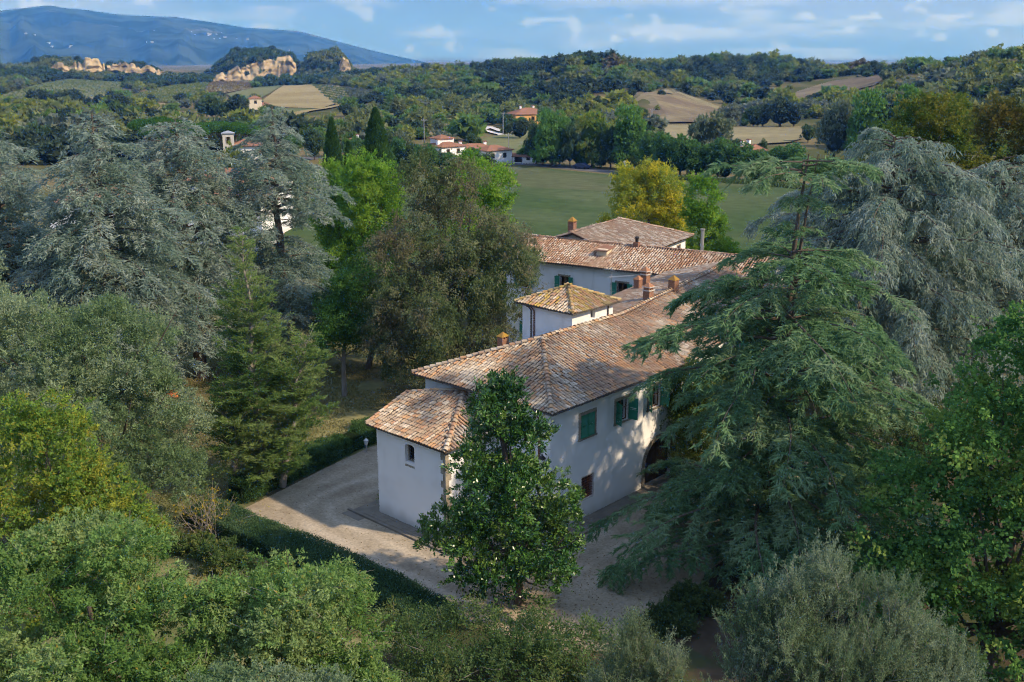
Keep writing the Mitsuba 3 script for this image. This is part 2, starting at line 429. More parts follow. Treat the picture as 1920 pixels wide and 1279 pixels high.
FIELDS = {'dry_field': [[52.9, 423.2],
[80.5, 415.0],
[96.2, 409.8],
[112.8, 407.7],
[99.2, 354.7],
[90.4, 339.1],
[70.6, 327.6],
[46.4, 370.2]], 'bare_hill': [[55.2, 490.0],
[61.6, 506.5],
[80.7, 601.6],
[92.9, 628.5],
[95.0, 551.1],
[98.6, 503.7],
[85.0, 431.6],
[55.0, 431.6],
[54.8, 458.2]], 'upper_strip': [[93.2, 628.5],
[98.4, 644.1],
[102.4, 519.4],
[98.0, 500.6],
[95.0, 551.1]], 'brown_slope': [[143.4, 574.7],
[170.0, 622.4],
[198.9, 656.9],
[221.9, 638.3],
[214.8, 601.8],
[192.2, 559.3],
[172.1, 566.2],
[149.5, 525.7],
[136.4, 526.4]], 'farm_meadow': [[-13.1, 290.2],
[-16.4, 320.4],
[-10.9, 355.7],
[6.0, 393.0],
[9.5, 355.7],
[6.5, 287.1],
[-2.9, 283.0]], 'hill_field': [[-335.2, 689.3],
[-388.3, 853.8],
[-421.6, 1007.0],
[-392.9, 1069.2],
[-324.6, 876.5],
[-296.0, 739.3],
[-304.6, 682.6],
[-293.3, 602.1]], 'stubble_strip': [[-294.4, 697.9],
[-312.1, 785.1],
[-338.8, 913.0],
[-300.8, 827.4],
[-272.7, 675.9]], 'vineyard_green': [[-288.0, 794.1],
[-313.6, 940.0],
[-313.9, 1094.8],
[-237.3, 807.7],
[-215.1, 721.2],
[-225.2, 704.6],
[-259.4, 720.2]], 'vineyard_brown': [[-312.0, 1095.9],
[-303.1, 1154.9],
[-258.6, 1062.6],
[-225.7, 910.9],
[-226.9, 837.9],
[-217.5, 736.8]], 'stubble_field': [[-258.6, 711.9],
[-219.7, 687.0],
[-211.9, 678.7],
[-187.9, 559.8],
[-211.8, 583.5]], 'pasture': [[-222.5, 821.3],
[-226.3, 932.8],
[-215.1, 989.9],
[-188.0, 816.1],
[-178.6, 733.7],
[-194.3, 736.8]], 'straw_field': [[-165.2, 680.9],
[-214.1, 989.9],
[-191.6, 1008.7],
[-109.4, 649.0],
[-108.5, 592.9],
[-134.0, 613.5]], 'vineyard_gold': [[-192.3, 1009.8],
[-180.6, 993.3],
[-144.3, 897.9],
[-101.6, 672.0],
[-107.5, 641.7]], 'olive_grove': [[-141.8, 887.5],
[-98.1, 781.9],
[-97.5, 712.8],
[-102.7, 684.5]], 'small_field': [[-132.5, 606.3],
[-111.3, 594.9],
[-100.6, 509.2],
[-114.7, 526.8]], 'scrub_left': [[-71.4, 437.6],
[-60.4, 516.5],
[-31.3, 559.2],
[-21.5, 469.8],
[-29.1, 355.7],
[-43.7, 355.7],
[-54.6, 355.7]]}
VALLEY_TREES = [[-2.4, 421.0, 0.3, 6.2, 7.5, 'dark'],
[3.4, 417.0, 0.3, 4.4, 6.5, 'robinia'],
[13.5, 420.0, 0.4, 7.0, 8.0, 'robinia'],
[4.0, 280.0, 0.0, 4.8, 6.1, 'robinia'],
[8.2, 273.9, 0.0, 4.7, 6.1, 'dark'],
[12.4, 271.3, 0.0, 6.0, 6.6, 'robinia'],
[17.6, 268.1, 0.0, 5.6, 5.9, 'robinia'],
[22.6, 265.0, 0.0, 4.8, 5.8, 'dark'],
[27.4, 262.0, 0.0, 6.1, 6.7, 'dark'],
[32.0, 259.2, 0.0, 4.9, 6.0, 'dark'],
[-50.4, 187.5, 0.0, 12.0, 7.0, 'yellow'],
[10.4, 269.5, -0.0, 13.3, 11.1, 'poplar_green'],
[14.9, 267.4, -0.1, 11.1, 5.5, 'dark'],
[20.7, 267.4, -0.1, 13.6, 9.9, 'poplar_yellow'],
[29.8, 262.2, -0.1, 14.9, 10.6, 'poplar_green'],
[6.5, 275.7, -0.1, 11.5, 5.1, 'dark'],
[25.2, 264.3, -0.0, 10.8, 5.5, 'dark'],
[49.8, 262.2, -0.1, 14.4, 11.4, 'willow'],
[36.1, 249.8, -0.1, 10.0, 7.7, 'robinia'],
[39.8, 244.6, -0.0, 9.7, 7.3, 'robinia'],
[33.6, 251.9, -0.0, 9.2, 6.8, 'robinia'],
[43.3, 242.5, -0.0, 8.6, 7.5, 'robinia'],
[47.9, 240.4, -0.1, 9.3, 8.1, 'robinia'],
[52.4, 238.4, -0.1, 8.0, 7.0, 'robinia'],
[55.2, 234.2, -0.1, 7.3, 6.9, 'robinia'],
[59.1, 232.1, -0.1, 8.0, 7.8, 'robinia'],
[63.2, 230.1, -0.1, 8.4, 7.8, 'robinia'],
[38.2, 247.7, -0.1, 6.9, 3.8, 'dark'],
[49.3, 238.4, -0.1, 5.8, 4.2, 'dark'],
[56.7, 232.1, -0.1, 5.2, 3.6, 'dark'],
[61.6, 231.1, -0.1, 5.3, 4.8, 'dark'],
[61.8, 287.1, -0.0, 6.0, 4.7, 'dark'],
[59.7, 287.1, -0.0, 5.5, 3.0, 'green'],
[71.4, 295.4, -0.0, 5.2, 3.0, 'dark'],
[104.8, 408.7, 0.9, 11.0, 13.8, 'holm'],
[98.3, 409.8, 0.9, 9.2, 8.4, 'holm'],
[109.9, 407.7, 1.0, 9.7, 8.3, 'holm'],
[94.6, 409.8, 0.9, 8.6, 7.5, 'dark'],
[85.8, 409.8, 0.9, 9.0, 8.4, 'grey'],
[83.6, 418.1, 1.0, 7.1, 5.5, 'grey'],
[91.0, 409.8, 0.9, 5.1, 5.0, 'green'],
[97.4, 415.0, 0.9, 5.4, 4.2, 'yellow'],
[149.5, 516.4, 3.8, 7.4, 8.9, 'holm'],
[89.0, 287.1, -0.0, 16.1, 10.3, 'willow'],
[94.9, 279.9, -0.0, 17.8, 11.0, 'poplar_green'],
[105.2, 279.9, -0.0, 18.4, 11.5, 'poplar_green'],
[100.2, 279.9, -0.0, 14.8, 8.6, 'dark'],
[97.3, 342.2, 0.4, 6.2, 5.3, 'dark'],
[56.1, 444.3, 2.0, 5.1, 4.5, 'dark'],
[60.0, 432.7, 1.1, 3.7, 3.1, 'green'],
[51.3, 351.5, 0.3, 3.2, 3.2, 'dark'],
[2.7, 355.7, 0.4, 6.8, 7.7, 'holm'],
[-1.0, 381.6, 0.4, 5.0, 4.7, 'dark'],
[-12.9, 334.9, 0.2, 3.9, 4.1, 'dark'],
[-10.3, 330.8, 0.2, 3.0, 2.0, 'dark'],
[-25.7, 262.2, -0.1, 6.7, 6.8, 'dark'],
[-21.2, 257.0, -0.1, 6.4, 6.8, 'robinia'],
[-29.1, 262.2, -0.1, 8.0, 6.0, 'robinia'],
[-15.0, 256.9, -0.0, 4.6, 6.2, 'robinia'],
[-10.9, 259.0, -0.1, 5.4, 6.3, 'robinia'],
[-7.0, 261.1, -0.0, 4.4, 5.3, 'dark'],
[-18.0, 262.0, -0.0, 4.6, 6.0, 'dark'],
[-52.0, 296.0, -0.0, 6.0, 6.5, 'robinia'],
[-47.0, 298.0, -0.0, 4.8, 6.0, 'green'],
[-43.0, 290.0, -0.0, 6.0, 6.5, 'robinia'],
[-60.5, 283.0, -0.0, 6.5, 7.5, 'robinia'],
[-68.0, 276.0, -0.0, 7.5, 8.0, 'dark'],
[0.0, 283.0, -0.1, 2.6, 3.5, 'green'],
[3.6, 279.9, -0.0, 3.3, 4.3, 'green'],
[7.2, 278.8, -0.1, 4.2, 3.7, 'green'],
[-30.3, 287.1, -0.0, 8.0, 6.5, 'willow'],
[-34.6, 287.1, -0.0, 8.7, 5.9, 'dark'],
[-31.0, 355.7, 0.4, 3.9, 5.5, 'green'],
[-25.3, 366.1, 0.3, 6.6, 4.9, 'willow'],
[-33.7, 366.1, 0.3, 6.6, 5.6, 'dark'],
[-48.7, 316.2, 0.1, 5.4, 6.5, 'green'],
[-54.7, 287.1, -0.0, 8.7, 5.9, 'dark'],
[-58.3, 355.7, 0.4, 6.6, 7.3, 'green'],
[-65.6, 327.7, 0.3, 7.1, 7.4, 'green'],
[-65.6, 355.7, 0.4, 6.6, 6.6, 'dark'],
[-65.8, 311.0, 0.1, 6.3, 6.4, 'dark'],
[-135.1, 471.9, 0.7, 11.2, 11.5, 'dark'],
[-122.0, 466.7, 0.5, 10.6, 9.5, 'holm'],
[-128.1, 465.7, 0.6, 8.3, 8.5, 'dark'],
[-111.7, 485.4, 0.4, 6.7, 7.9, 'dark'],
[-115.4, 484.3, 0.5, 5.3, 5.4, 'green'],
[-175.4, 468.0, 1.4, 10.7, 10.5, 'holm'],
[-207.8, 660.1, -1.6, 8.1, 8.7, 'holm'],
[-200.3, 590.8, -1.0, 4.4, 4.5, 'dark'],
[-206.0, 590.8, -1.0, 4.1, 3.6, 'green'],
[-178.7, 455.5, 1.4, 6.6, 9.3, 'green'],
[-161.1, 417.9, 0.3, 7.3, 9.4, 'willow'],
[-151.6, 356.7, 0.3, 8.9, 8.0, 'holm'],
[-153.6, 375.4, 0.2, 7.5, 7.7, 'willow'],
[-156.5, 389.9, 0.2, 5.5, 8.8, 'yellow'],
[-182.2, 414.9, 0.5, 7.2, 10.6, 'green'],
[-197.2, 429.6, 1.3, 6.8, 10.1, 'yellow'],
[-209.1, 441.2, 2.2, 6.6, 10.3, 'green'],
[-199.2, 410.8, 0.8, 7.2, 8.4, 'dark'],
[-215.1, 477.6, 2.5, 6.9, 12.2, 'yellow'],
[-233.3, 501.5, 2.5, 6.5, 10.2, 'yellow'],
[-89.6, 301.7, 0.1, 5.8, 7.8, 'yellow'],
[-111.1, 355.7, 0.4, 6.6, 7.3, 'green'],
[-112.0, 374.3, 0.3, 5.1, 5.7, 'dark'],
[-137.2, 420.0, 0.2, 6.7, 10.7, 'green']]
PINES = [[-99.8, 283, 10.9, 6.8],
[-85.7, 255, 13.0, 6.6],
[-82.8, 260, 12.2, 6.8],
[-78.1, 255, 11.2, 6.6],
[-82.6, 283, 10.1, 6.5],
[-77.4, 277, 10.7, 6.3],
[-72.9, 275, 10.6, 5.7],
[-67.9, 267, 10.5, 5.6],
[-89.9, 275, 9.5, 7.2],
[-93.1, 270, 9.8, 5.6]]


FIELD_LOOK = {
    'dry_field': ('dry_grass', 'pale dry mown field beyond the roadside trees, right of centre', 'field'),
    'bare_hill': ('bare_earth', 'bare brownish hill spur with a track on its crest', 'hill'),
    'upper_strip': ('dry_grass', 'pale grass strip along the top of the bare spur', 'field'),
    'brown_slope': ('bare_earth', 'brown scrubby hillside clearing below the right ridge', 'hill'),
    'farm_meadow': ('pasture_mat', 'grassy paddock behind the white farm roofs', 'field'),
    'hill_field': ('pasture_mat', 'rounded green field below the left sandstone cliffs', 'field'),
    'stubble_strip': ('straw', 'curved tan stubble strip at far left', 'field'),
    'vineyard_green': ('vine_soil', 'sloping ground of the large green vineyard', 'field'),
    'vineyard_brown': ('vine_soil', 'ground of the brown vineyard under the middle cliff', 'field'),
    'stubble_field': ('straw', 'tan stubble field in front of the green vineyard', 'field'),
    'pasture': ('pasture_mat', 'narrow green pasture left of the straw field', 'field'),
    'straw_field': ('straw', 'broad straw coloured field below the wooded butte', 'field'),
    'vineyard_gold': ('straw', 'golden ground under the striped vine rows', 'field'),
    'olive_grove': ('pasture_mat', 'greyish ground of the olive rows beside the striped vines', 'field'),
    'small_field': ('pasture_mat', 'small green field below the straw field', 'field'),
    'scrub_left': ('scrub_mat', 'yellowish scrub clearing behind the tall cypresses', 'field'),
}
for k, pts in FIELDS.items():
    m, lab, cat = FIELD_LOOK[k]
    far = np.hypot(*np.mean(pts, 0))
    structure(k, drape(pts, 0.25 + far * 0.0009, 12.0), m, lab, cat)


def ribbon(pts, w, off, cell=6.0, smooth=True):
    g = LineString(pts).buffer(w / 2, cap_style=2, join_style=1)
    return drape(list(g.exterior.coords), off, cell)


structure('meadow', sheet([(-47, 262), (-27, 262), (-15, 262), (0, 270), (5.7, 268), (16, 257), (26, 247.5), (42, 236), (53, 229.5), (60, 223), (72, 212), (92, 196), (60, 128), (38, 128), (-0.8, 134), (-34, 140)], 0.02), 'meadow_mat', 'wide mown green meadow between the villa and the road', 'meadow')
ROAD = [(-80, 292), (-38, 292), (-14.8, 291), (0, 277), (5.6, 275), (16.3, 264), (26.2, 254.4), (42.6, 242.5), (53.7, 236), (61, 230), (73, 219.5), (110, 190), (170, 150)]
structure('road', ribbon(ROAD, 6.2, 0.03), 'asphalt', 'grey country road along the far edge of the meadow', 'road')
structure('farm_track', ribbon([(-15, 322), (-9, 338), (-2.7, 355.7), (-4, 375), (-11.2, 398.2), (-8.9, 416.9), (-4.0, 392), (5.8, 378), (14, 372)], 2.6, 0.5), 'white_track', 'white dirt track winding up behind the farm roofs', 'track')
structure('field_path', ribbon([(-104.0, 486.4), (-108.8, 560), (-106.8, 583.6), (-103.4, 630), (-102.4, 673.0)], 6.0, 0.9), 'straw', 'pale path below the straw field', 'path')
structure('crest_track', ribbon([(84, 560), (88, 592), (92, 625), (94, 634)], 4.0, 1.0), 'dry_grass', 'light track over the crest of the bare spur', 'track')


# sandstone cliffs: eroded faces with vertical ribs
def cliff(seed, az0, az1, r0, top, base, back=26.0, rag=2.0, notch=4.0):
    n, m = int(abs(az1 - az0) * 16), 14
    az = np.linspace(az0, az1, n)
    t = np.linspace(0, 1, m)
    A_, T_ = np.meshgrid(az, t, indexing='ij')
    zt = np.interp(A_, *zip(*top)) + rag * (meshkit.fbm(np.stack([A_ * 3.1, 0 * A_, 0 * A_], -1), 4, seed) - 0.45) * 2 - notch * np.clip(meshkit.fbm(np.stack([A_ * 7.0, 0 * A_ + 2, 0 * A_], -1), 3, seed + 3) - .5, 0, 1) * 3
    zb = np.interp(A_, *zip(*base)) - 4
    z = zb + (zt - zb) * T_
    rib = meshkit.fbm(np.stack([A_ * 6 + 1.5 * meshkit.fbm(np.stack([A_ * 3, T_ * 3, 0 * A_], -1), 3, seed + 7), T_ * 2.4, 0 * A_], -1), 5, seed + 5)
    ledge = meshkit.fbm(np.stack([A_ * 2, T_ * 6, 0 * A_ + 4], -1), 3, seed + 9)
    R_ = r0 + 26 * T_ ** 1.5 * 0.6 - 7 * (rib - 0.5) - 12 * (ledge - 0.5)
    x, y = R_ * np.sin(np.radians(A_)), R_ * np.cos(np.radians(A_))
    v = np.stack([x, y, z], -1)
    cap = v[:, -1:].copy()
    cap[..., :2] *= (R_[:, -1:, None] + back) / R_[:, -1:, None]
    cap[..., 2] -= 1.0
    low = cap.copy()
    low[..., 2] = height(low[..., 0], low[..., 1]) - 6
    v = np.concatenate([v, cap, low], 1)
    m += 2
    v = v.reshape(-1, 3)
    i, j = np.meshgrid(np.arange(n - 1), np.arange(m - 1), indexing='ij')
    q = np.stack([i * m + j, (i + 1) * m + j, (i + 1) * m + j + 1, i * m + j + 1], -1).reshape(-1, 4)
    return v, np.vstack([q[:, [0, 1, 2]], q[:, [0, 2, 3]]])


for args, lab in [((1, -15.95, -11.5, 1195, [(-16, 7), (-15.5, 12), (-14.9, 16), (-13.8, 22), (-13.0, 26), (-12.2, 30), (-11.7, 31), (-11.5, 22)], [(-16, 2), (-11.5, 5)]), 'long yellow sandstone cliff under dark woods'),
                  ((2, -9.25, -8.45, 1180, [(-9.25, 20), (-9.05, 29), (-8.75, 27), (-8.6, 14), (-8.45, 4)], [(-9.2, -3), (-8.4, -4)]), 'pale sandstone cliff end at the right tip of the wooded butte'),
                  ((3, -24.6, -21.0, 1200, [(-24.6, 13), (-24.2, 17), (-23.6, 18), (-23.2, 23), (-22.6, 22), (-22.0, 27), (-21.6, 29), (-21.2, 25), (-21.0, 21)], [(-24.6, 12), (-23.4, 11), (-21, 18)], 26.0, 2.0, 6.0), 'ragged ochre badland cliffs at far left'),
                  ((4, -20.9, -17.7, 1260, [(-20.9, 20), (-20.3, 24), (-19.7, 22), (-19.3, 18), (-18.9, 20), (-18.3, 15), (-17.7, 9)], [(-20.9, 18), (-19.2, 14), (-17.7, 8)], 26.0, 2.0, 5.0), 'low broken ochre cliffs between the left and middle cliffs')]:
    structure('sandstone_cliff', cliff(*args), 'cliff_mat', lab, 'cliff', smooth=50)

# the far mountain
SKYLINE = [(-75, 300), (-40, 270), (-29.92, 289.0), (-26.83, 310.0), (-25.45, 320.0), (-23.3, 357.0), (-22.6, 343.0), (-19.92, 305.0), (-17.37, 296.0), (-16.34, 277.0), (-13.98, 231.0), (-11.27, 212.0), (-9.09, 135.0), (-6.86, 64.0), (-4.88, 10.0), (-3.45, -37.0), (-1.73, -81.0), (4, -120)]


def mountain_z(x, y):
    r, az = np.hypot(x, y), np.degrees(np.arctan2(x, y))
    top = np.interp(az, *zip(*SKYLINE))
    k = np.clip((r - 3900) / 3600, 0, 1)
    q = np.stack([x / 420, y / 900, 0 * x], -1)
    n = meshkit.fbm(q * 1.7, 6, 4) - 0.5
    ridge = np.abs(meshkit.fbm(np.stack([az / 2.3, r / 2600, 0 * x], -1), 4, 8) - 0.5)
    z = -130 + (top + 130) * k ** 0.85 + (95 * n - 240 * (ridge - 0.14)) * np.sin(np.pi * k) ** 0.7 * np.clip((top + 150) / 400, 0.1, 1)
    back = np.clip((r - 7500) / 2500, 0, 1)
    return z * (1 - back) - 160 * back + 5 * n * (k >= 1)


structure('mountain', polar_grid(np.arange(-75, 4.01, 0.24), np.concatenate([np.linspace(3900, 7500, 90), np.linspace(7560, 10000, 14)]), mountain_z), 'mountain_mat', 'long blue mountain ridge on the horizon at left', 'mountain', smooth=True)
_R = np.random.default_rng(77)
ham = []
for az0, rr0, n, sp in [(-15.6, 6300, 14, 130), (-18.8, 5600, 2, 30), (-23.2, 5700, 6, 90), (-11.4, 5900, 2, 60), (-6.8, 5300, 2, 30)]:
    for _ in range(n):
        x, y = rr0 * math.sin(math.radians(az0)) + _R.normal(0, sp), rr0 * math.cos(math.radians(az0)) + _R.normal(0, sp)
        z = float(mountain_z(np.array(x), np.array(y)))
        w, d, h = _R.uniform(3, 7), _R.uniform(3, 6), _R.uniform(2, 5)
        v, f = box(-w, w, -d, d, -4, h)
        ham.append((v + [x, y, z], f))
k = put('mountain_hamlets', join(ham), 'lime_mortar', kind='stuff')
labels[k].update(label='tiny white houses scattered on the blue mountain', category='houses')

# ------------------------------------------------------------------ the villa
TH = 0.7461
VILLA = Frame((2.226, 54.124, 0), (math.sin(TH), math.cos(TH), 0), (-math.cos(TH), math.sin(TH), 0))
_phi = 0.216
FAR = VILLA.sub(14.0, 0.0, 0.0, _phi)                     # the rear half stands a little turned
REAR = VILLA.sub(31.3, 14.7, 0.0, _phi)
rng = np.random.default_rng(5)

TILE_TONES = [(0.33, 0.265, 0.20), (0.37, 0.305, 0.235), (0.29, 0.225, 0.17), (0.36, 0.205, 0.115), (0.40, 0.245, 0.135), (0.31, 0.175, 0.11), (0.42, 0.365, 0.295), (0.25, 0.20, 0.16),
              (0.33, 0.25, 0.185), (0.47, 0.42, 0.355), (0.27, 0.18, 0.13), (0.31, 0.265, 0.22), (0.36, 0.31, 0.255)]
MOSS_TONES = [(0.32, 0.23, 0.09), (0.34, 0.25, 0.08), (0.27, 0.21, 0.11), (0.37, 0.29, 0.15), (0.34, 0.22, 0.11), (0.38, 0.31, 0.22), (0.30, 0.2, 0.12)]


def mute(tones, k=0.62, gain=1.28):
    m = np.mean(tones, 0)
    return [tuple((m + (np.array(t) - m) * k) * gain * np.array([1.0, .985, .91])) for t in tones]
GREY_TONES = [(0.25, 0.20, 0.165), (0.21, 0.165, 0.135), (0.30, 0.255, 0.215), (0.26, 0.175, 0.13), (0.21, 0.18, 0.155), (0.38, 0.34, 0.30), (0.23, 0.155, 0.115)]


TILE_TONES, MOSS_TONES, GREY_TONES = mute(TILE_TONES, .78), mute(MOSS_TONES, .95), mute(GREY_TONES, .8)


def tile_mesh(length=0.47, r0=0.086, r1=0.072, seg=6, lift=0.045):
    """A curved cover tile: half a tapering tube along +y, its lower end at the origin resting on the tile below."""
    a = np.linspace(0, np.pi, seg + 1)
    v = []
    for y, r, z in ((0.0, r0, lift), (length, r1, 0.005)):
        v += [[-r * math.cos(t), y, z + 1.0 * r * math.sin(t) - 0.02] for t in a]
    for r in (r0 - 0.022,):
        v += [[-r * math.cos(t), 0.0, lift + 1.0 * r * math.sin(t) - 0.02] for t in a]
    n = seg + 1
    f = []
    for i in range(seg):
        f += [[i, i + 1, n + i + 1], [i, n + i + 1, n + i]]
        f += [[2 * n + i, 2 * n + i + 1, i + 1], [2 * n + i, i + 1, i]]
    return np.array(v, float), np.array(f)


TILE_V, TILE_F = tile_mesh()
_tile_ply = {}


def tone_ply(tone):
    if tone not in _tile_ply:
        _tile_ply[tone] = mikit.ply((TILE_V, TILE_F), 'tinted', color=np.tile(tone, (len(TILE_V), 1)))
    return _tile_ply[tone]


def lay_tiles(corner0, corner1, poly3, pitch=0.25, gap=0.365, seed=0, tones=TILE_TONES, warp=0.028):
    """Rows of tiles on a flat roof slope: the eave runs corner0 -> corner1; poly3 is the slope's outline. Returns (matrix, tone) pairs."""
    R = np.random.default_rng(seed)
    tones = sorted(tones, key=sum)
    c0, c1 = np.asarray(corner0, float), np.asarray(corner1, float)
    P3 = np.asarray(poly3, float)
    e = unit(c1 - c0)
    n = np.cross(P3[1] - P3[0], P3[2] - P3[0])
    n = unit(n if n[2] > 0 else -n)
    u = unit(np.cross(n, e))
    if u[2] < 0:
        u = -u
    X = np.cross(u, n)
    loc = np.stack([(P3 - c0) @ e, (P3 - c0) @ u], -1)
    g = Polygon(loc).buffer(0.04)
    G = prep(g)
    x0, y0, x1, y1 = g.bounds
    out = []
    cols = np.arange(x0 + pitch * 0.4, x1, pitch)
    drift = 0.0
    for ci, x in enumerate(cols):
        tilt = R.normal(0, 0.012)
        yy = -0.06 + R.normal(0, 0.012)
        while yy < y1:
            if G.contains(Point(x, yy + 0.16)):
                p = c0 + e * (x + R.normal(0, 0.010)) + u * yy + n * (R.normal(0, 0.007) + warp * math.sin(x * 0.9 + yy * 0.7 + seed))
                a = tilt + R.normal(0, 0.035)
                ca, sa = math.cos(a), math.sin(a)
                ax, ay = X * ca + u * sa, -X * sa + u * ca
                s = R.uniform(0.94, 1.06)
                m = np.eye(4)
                m[:3, 0], m[:3, 1], m[:3, 2], m[:3, 3] = ax * s, ay * R.uniform(0.95, 1.05), n, p
                blotch = float(meshkit.fbm(np.array([p * 0.38]), 4, 2)[0])
                k = int(np.clip((blotch - 0.3) / 0.4 * len(tones) + R.normal(0, 3.6), 0, len(tones) - 1))
                out.append((m, tones[k], 0.97 + R.normal(0, 0.06)))
            yy += gap * R.uniform(0.96, 1.04)
    return out


def ridge_tiles(pts, seed=0, tones=TILE_TONES, big=1.75, gap=0.40):
    """Large cover tiles along a ridge or hip, from its low to its high end."""
    R = np.random.default_rng(seed)
    pts = np.asarray(pts, float)
    out = []
    for a, b in zip(pts[:-1], pts[1:]):
        L = np.linalg.norm(b - a)
        d = (b - a) / L
        x = unit(np.cross(d, Z3))
        n = np.cross(x, d)
        for s in np.arange(0, L - 0.1, gap):
            m = np.eye(4)
            m[:3, 0], m[:3, 1], m[:3, 2] = x * big, unit(d + x * R.normal(0, 0.02)) * 1.05, n * big * 0.9
            m[:3, 3] = a + d * s + n * (0.05 + R.normal(0, 0.008))
            out.append((m, tones[R.integers(len(tones))], 0.95 + R.normal(0, 0.08)))
    return out


def set_tiles(roof, tiles, single, eye=np.array(EYE)):
    """The nearest tiles as parts of their own, the rest as one part."""
    d = np.array([np.linalg.norm(m[:3, 3] - eye) for m, _, _ in tiles])
    order = np.argsort(d)
    near, rest = order[:single], order[single:]
    for i in near:
        m, t, k = tiles[i]
        q = round(float(np.clip(k, 0.7, 1.2)) * 8) / 8
        put('tile', {**tone_ply(tuple(round(c * q, 4) for c in t))}, None, roof, to_world=T(m))
    if len(rest):
        M_ = np.array([tiles[i][0] for i in rest])
        col = np.array([np.array(tiles[i][1]) * np.clip(tiles[i][2], 0.55, 1.35) for i in rest])
        v = np.einsum('kij,nj->kni', M_[:, :3, :3], TILE_V) + M_[:, None, :3, 3]
        f = TILE_F[None] + (np.arange(len(rest)) * len(TILE_V))[:, None, None]
        put('tile_field', (v.reshape(-1, 3), f.reshape(-1, 3)), 'tinted', roof, color=np.repeat(col, len(TILE_V), 0), kind='stuff')


def slab(poly3, thick=0.10):
    """A roof slope as a thin slab under its tiles."""
    P = np.asarray(poly3, float)
    n = np.cross(P[1] - P[0], P[2] - P[0])
    n = unit(n if n[2] > 0 else -n)
    k = len(P)
    v = np.vstack([P - n * 0.045, P - n * (0.045 + thick)])
    ccw = np.dot(np.cross(P[1] - P[0], P[2] - P[0]), n) > 0
    top = [[0, i, i + 1] for i in range(1, k - 1)]
    bot = [[k, k + i + 1, k + i] for i in range(1, k - 1)]
    side = []
    for i in range(k):
        j = (i + 1) % k
        side += [[i, k + i, k + j], [i, k + j, j]]
    f = np.array(top + bot + side)
    return v, f if ccw else f[:, ::-1]


def wall(F, p0, p1, z0, z1, openings=(), thick=0.42, top=None):
    """A wall from p0 to p1 (a, b of frame F), its outer face on that line and its body to the left of it; openings (s0, s1, z0, z1[, arch])."""
    p0, p1 = np.array(p0, float), np.array(p1, float)
    L = np.linalg.norm(p1 - p0)
    outline = [(0, z0), (L, z0), (L, z1), (0, z1)] if top is None else [(0, z0), (L, z0)] + [(s, z) for s, z in top[::-1]]
    g = Polygon(outline)
    for o in openings:
        h = sbox(o[0], o[2], o[1], o[3])
        if len(o) > 4 and o[4]:
            c, r = (o[0] + o[1]) / 2, (o[1] - o[0]) / 2
            h = h.union(affinity.scale(Point(c, o[3]).buffer(r, 16), 1.0, o[4]))
        g = g.difference(h)
    m = trimesh.util.concatenate([trimesh.creation.extrude_polygon(q, thick, engine='earcut') for q in getattr(g, 'geoms', [g])])
    d = (p1 - p0) / L
    nrm = np.array([-d[1], d[0]])
    v = np.asarray(m.vertices)
    ab = p0 + v[:, :1] * d + v[:, 2:3] * nrm
    w = F.pt(ab[:, 0], ab[:, 1], v[:, 1])
    f = np.asarray(m.faces)
    vol = np.einsum('ij,ij->i', w[f[:, 0]] - w.mean(0), np.cross(w[f[:, 1]] - w.mean(0), w[f[:, 2]] - w.mean(0))).sum()
    return w, f if vol > 0 else f[:, ::-1]


class WallFrame:
    """s along a wall, t out of it, z up."""

    def __init__(self, F, p0, p1):
        p0, p1 = np.array(p0, float), np.array(p1, float)
        d = (p1 - p0) / np.linalg.norm(p1 - p0)
        o = F.pt(p0[0], p0[1], 0.0)
        self.f = Frame(o, d[0] * F.A + d[1] * F.B, d[1] * F.A - d[0] * F.B)

    def box(self, s0, s1, t0, t1, z0, z1):
        return self.f.mesh(box(s0, s1, t0, t1, z0, z1))

    def pt(self, s, t, z):
        return self.f.pt(s, t, z)


def shutter_mesh(w, h, t=0.045):
    parts = [box(0, 0.075, -t / 2, t / 2, 0, h), box(w - 0.075, w, -t / 2, t / 2, 0, h), box(0.075, w - 0.075, -t / 2, t / 2, 0, 0.09), box(0.075, w - 0.075, -t / 2, t / 2, h - 0.09, h), box(0.075, w - 0.075, -t / 2, t / 2, h * 0.47, h * 0.47 + 0.07)]
    n = int(h / 0.075)
    for i in range(n):
        z = 0.09 + (h - 0.18) * (i + 0.5) / n
        if abs(z - h * 0.47 - 0.035) < 0.06:
            continue
        v, f = box(0.075, w - 0.075, -0.006, 0.006, -0.038, 0.038)
        c, s = math.cos(0.7), math.sin(0.7)
        parts.append((np.c_[v[:, 0], v[:, 1] * c - v[:, 2] * s, v[:, 1] * s + v[:, 2] * c + z], f))
    return join(parts)


def hang_shutter(W, parent, s, z, w, h, angle, side, mat='green_shutter', t=0.03):
    """A leaf hinged at s; angle 0 is closed. side +1 opens towards +s."""
    v, f = shutter_mesh(w, h)
    c, sn = math.cos(angle), math.sin(angle)
    x = v[:, 0] * (1 if side > 0 else -1)
    ss, tt = s + x * c, t + np.abs(v[:, 0]) * sn + v[:, 1]
    put('shutter', (W.pt(ss, tt, v[:, 2] + z), f), mat, parent)


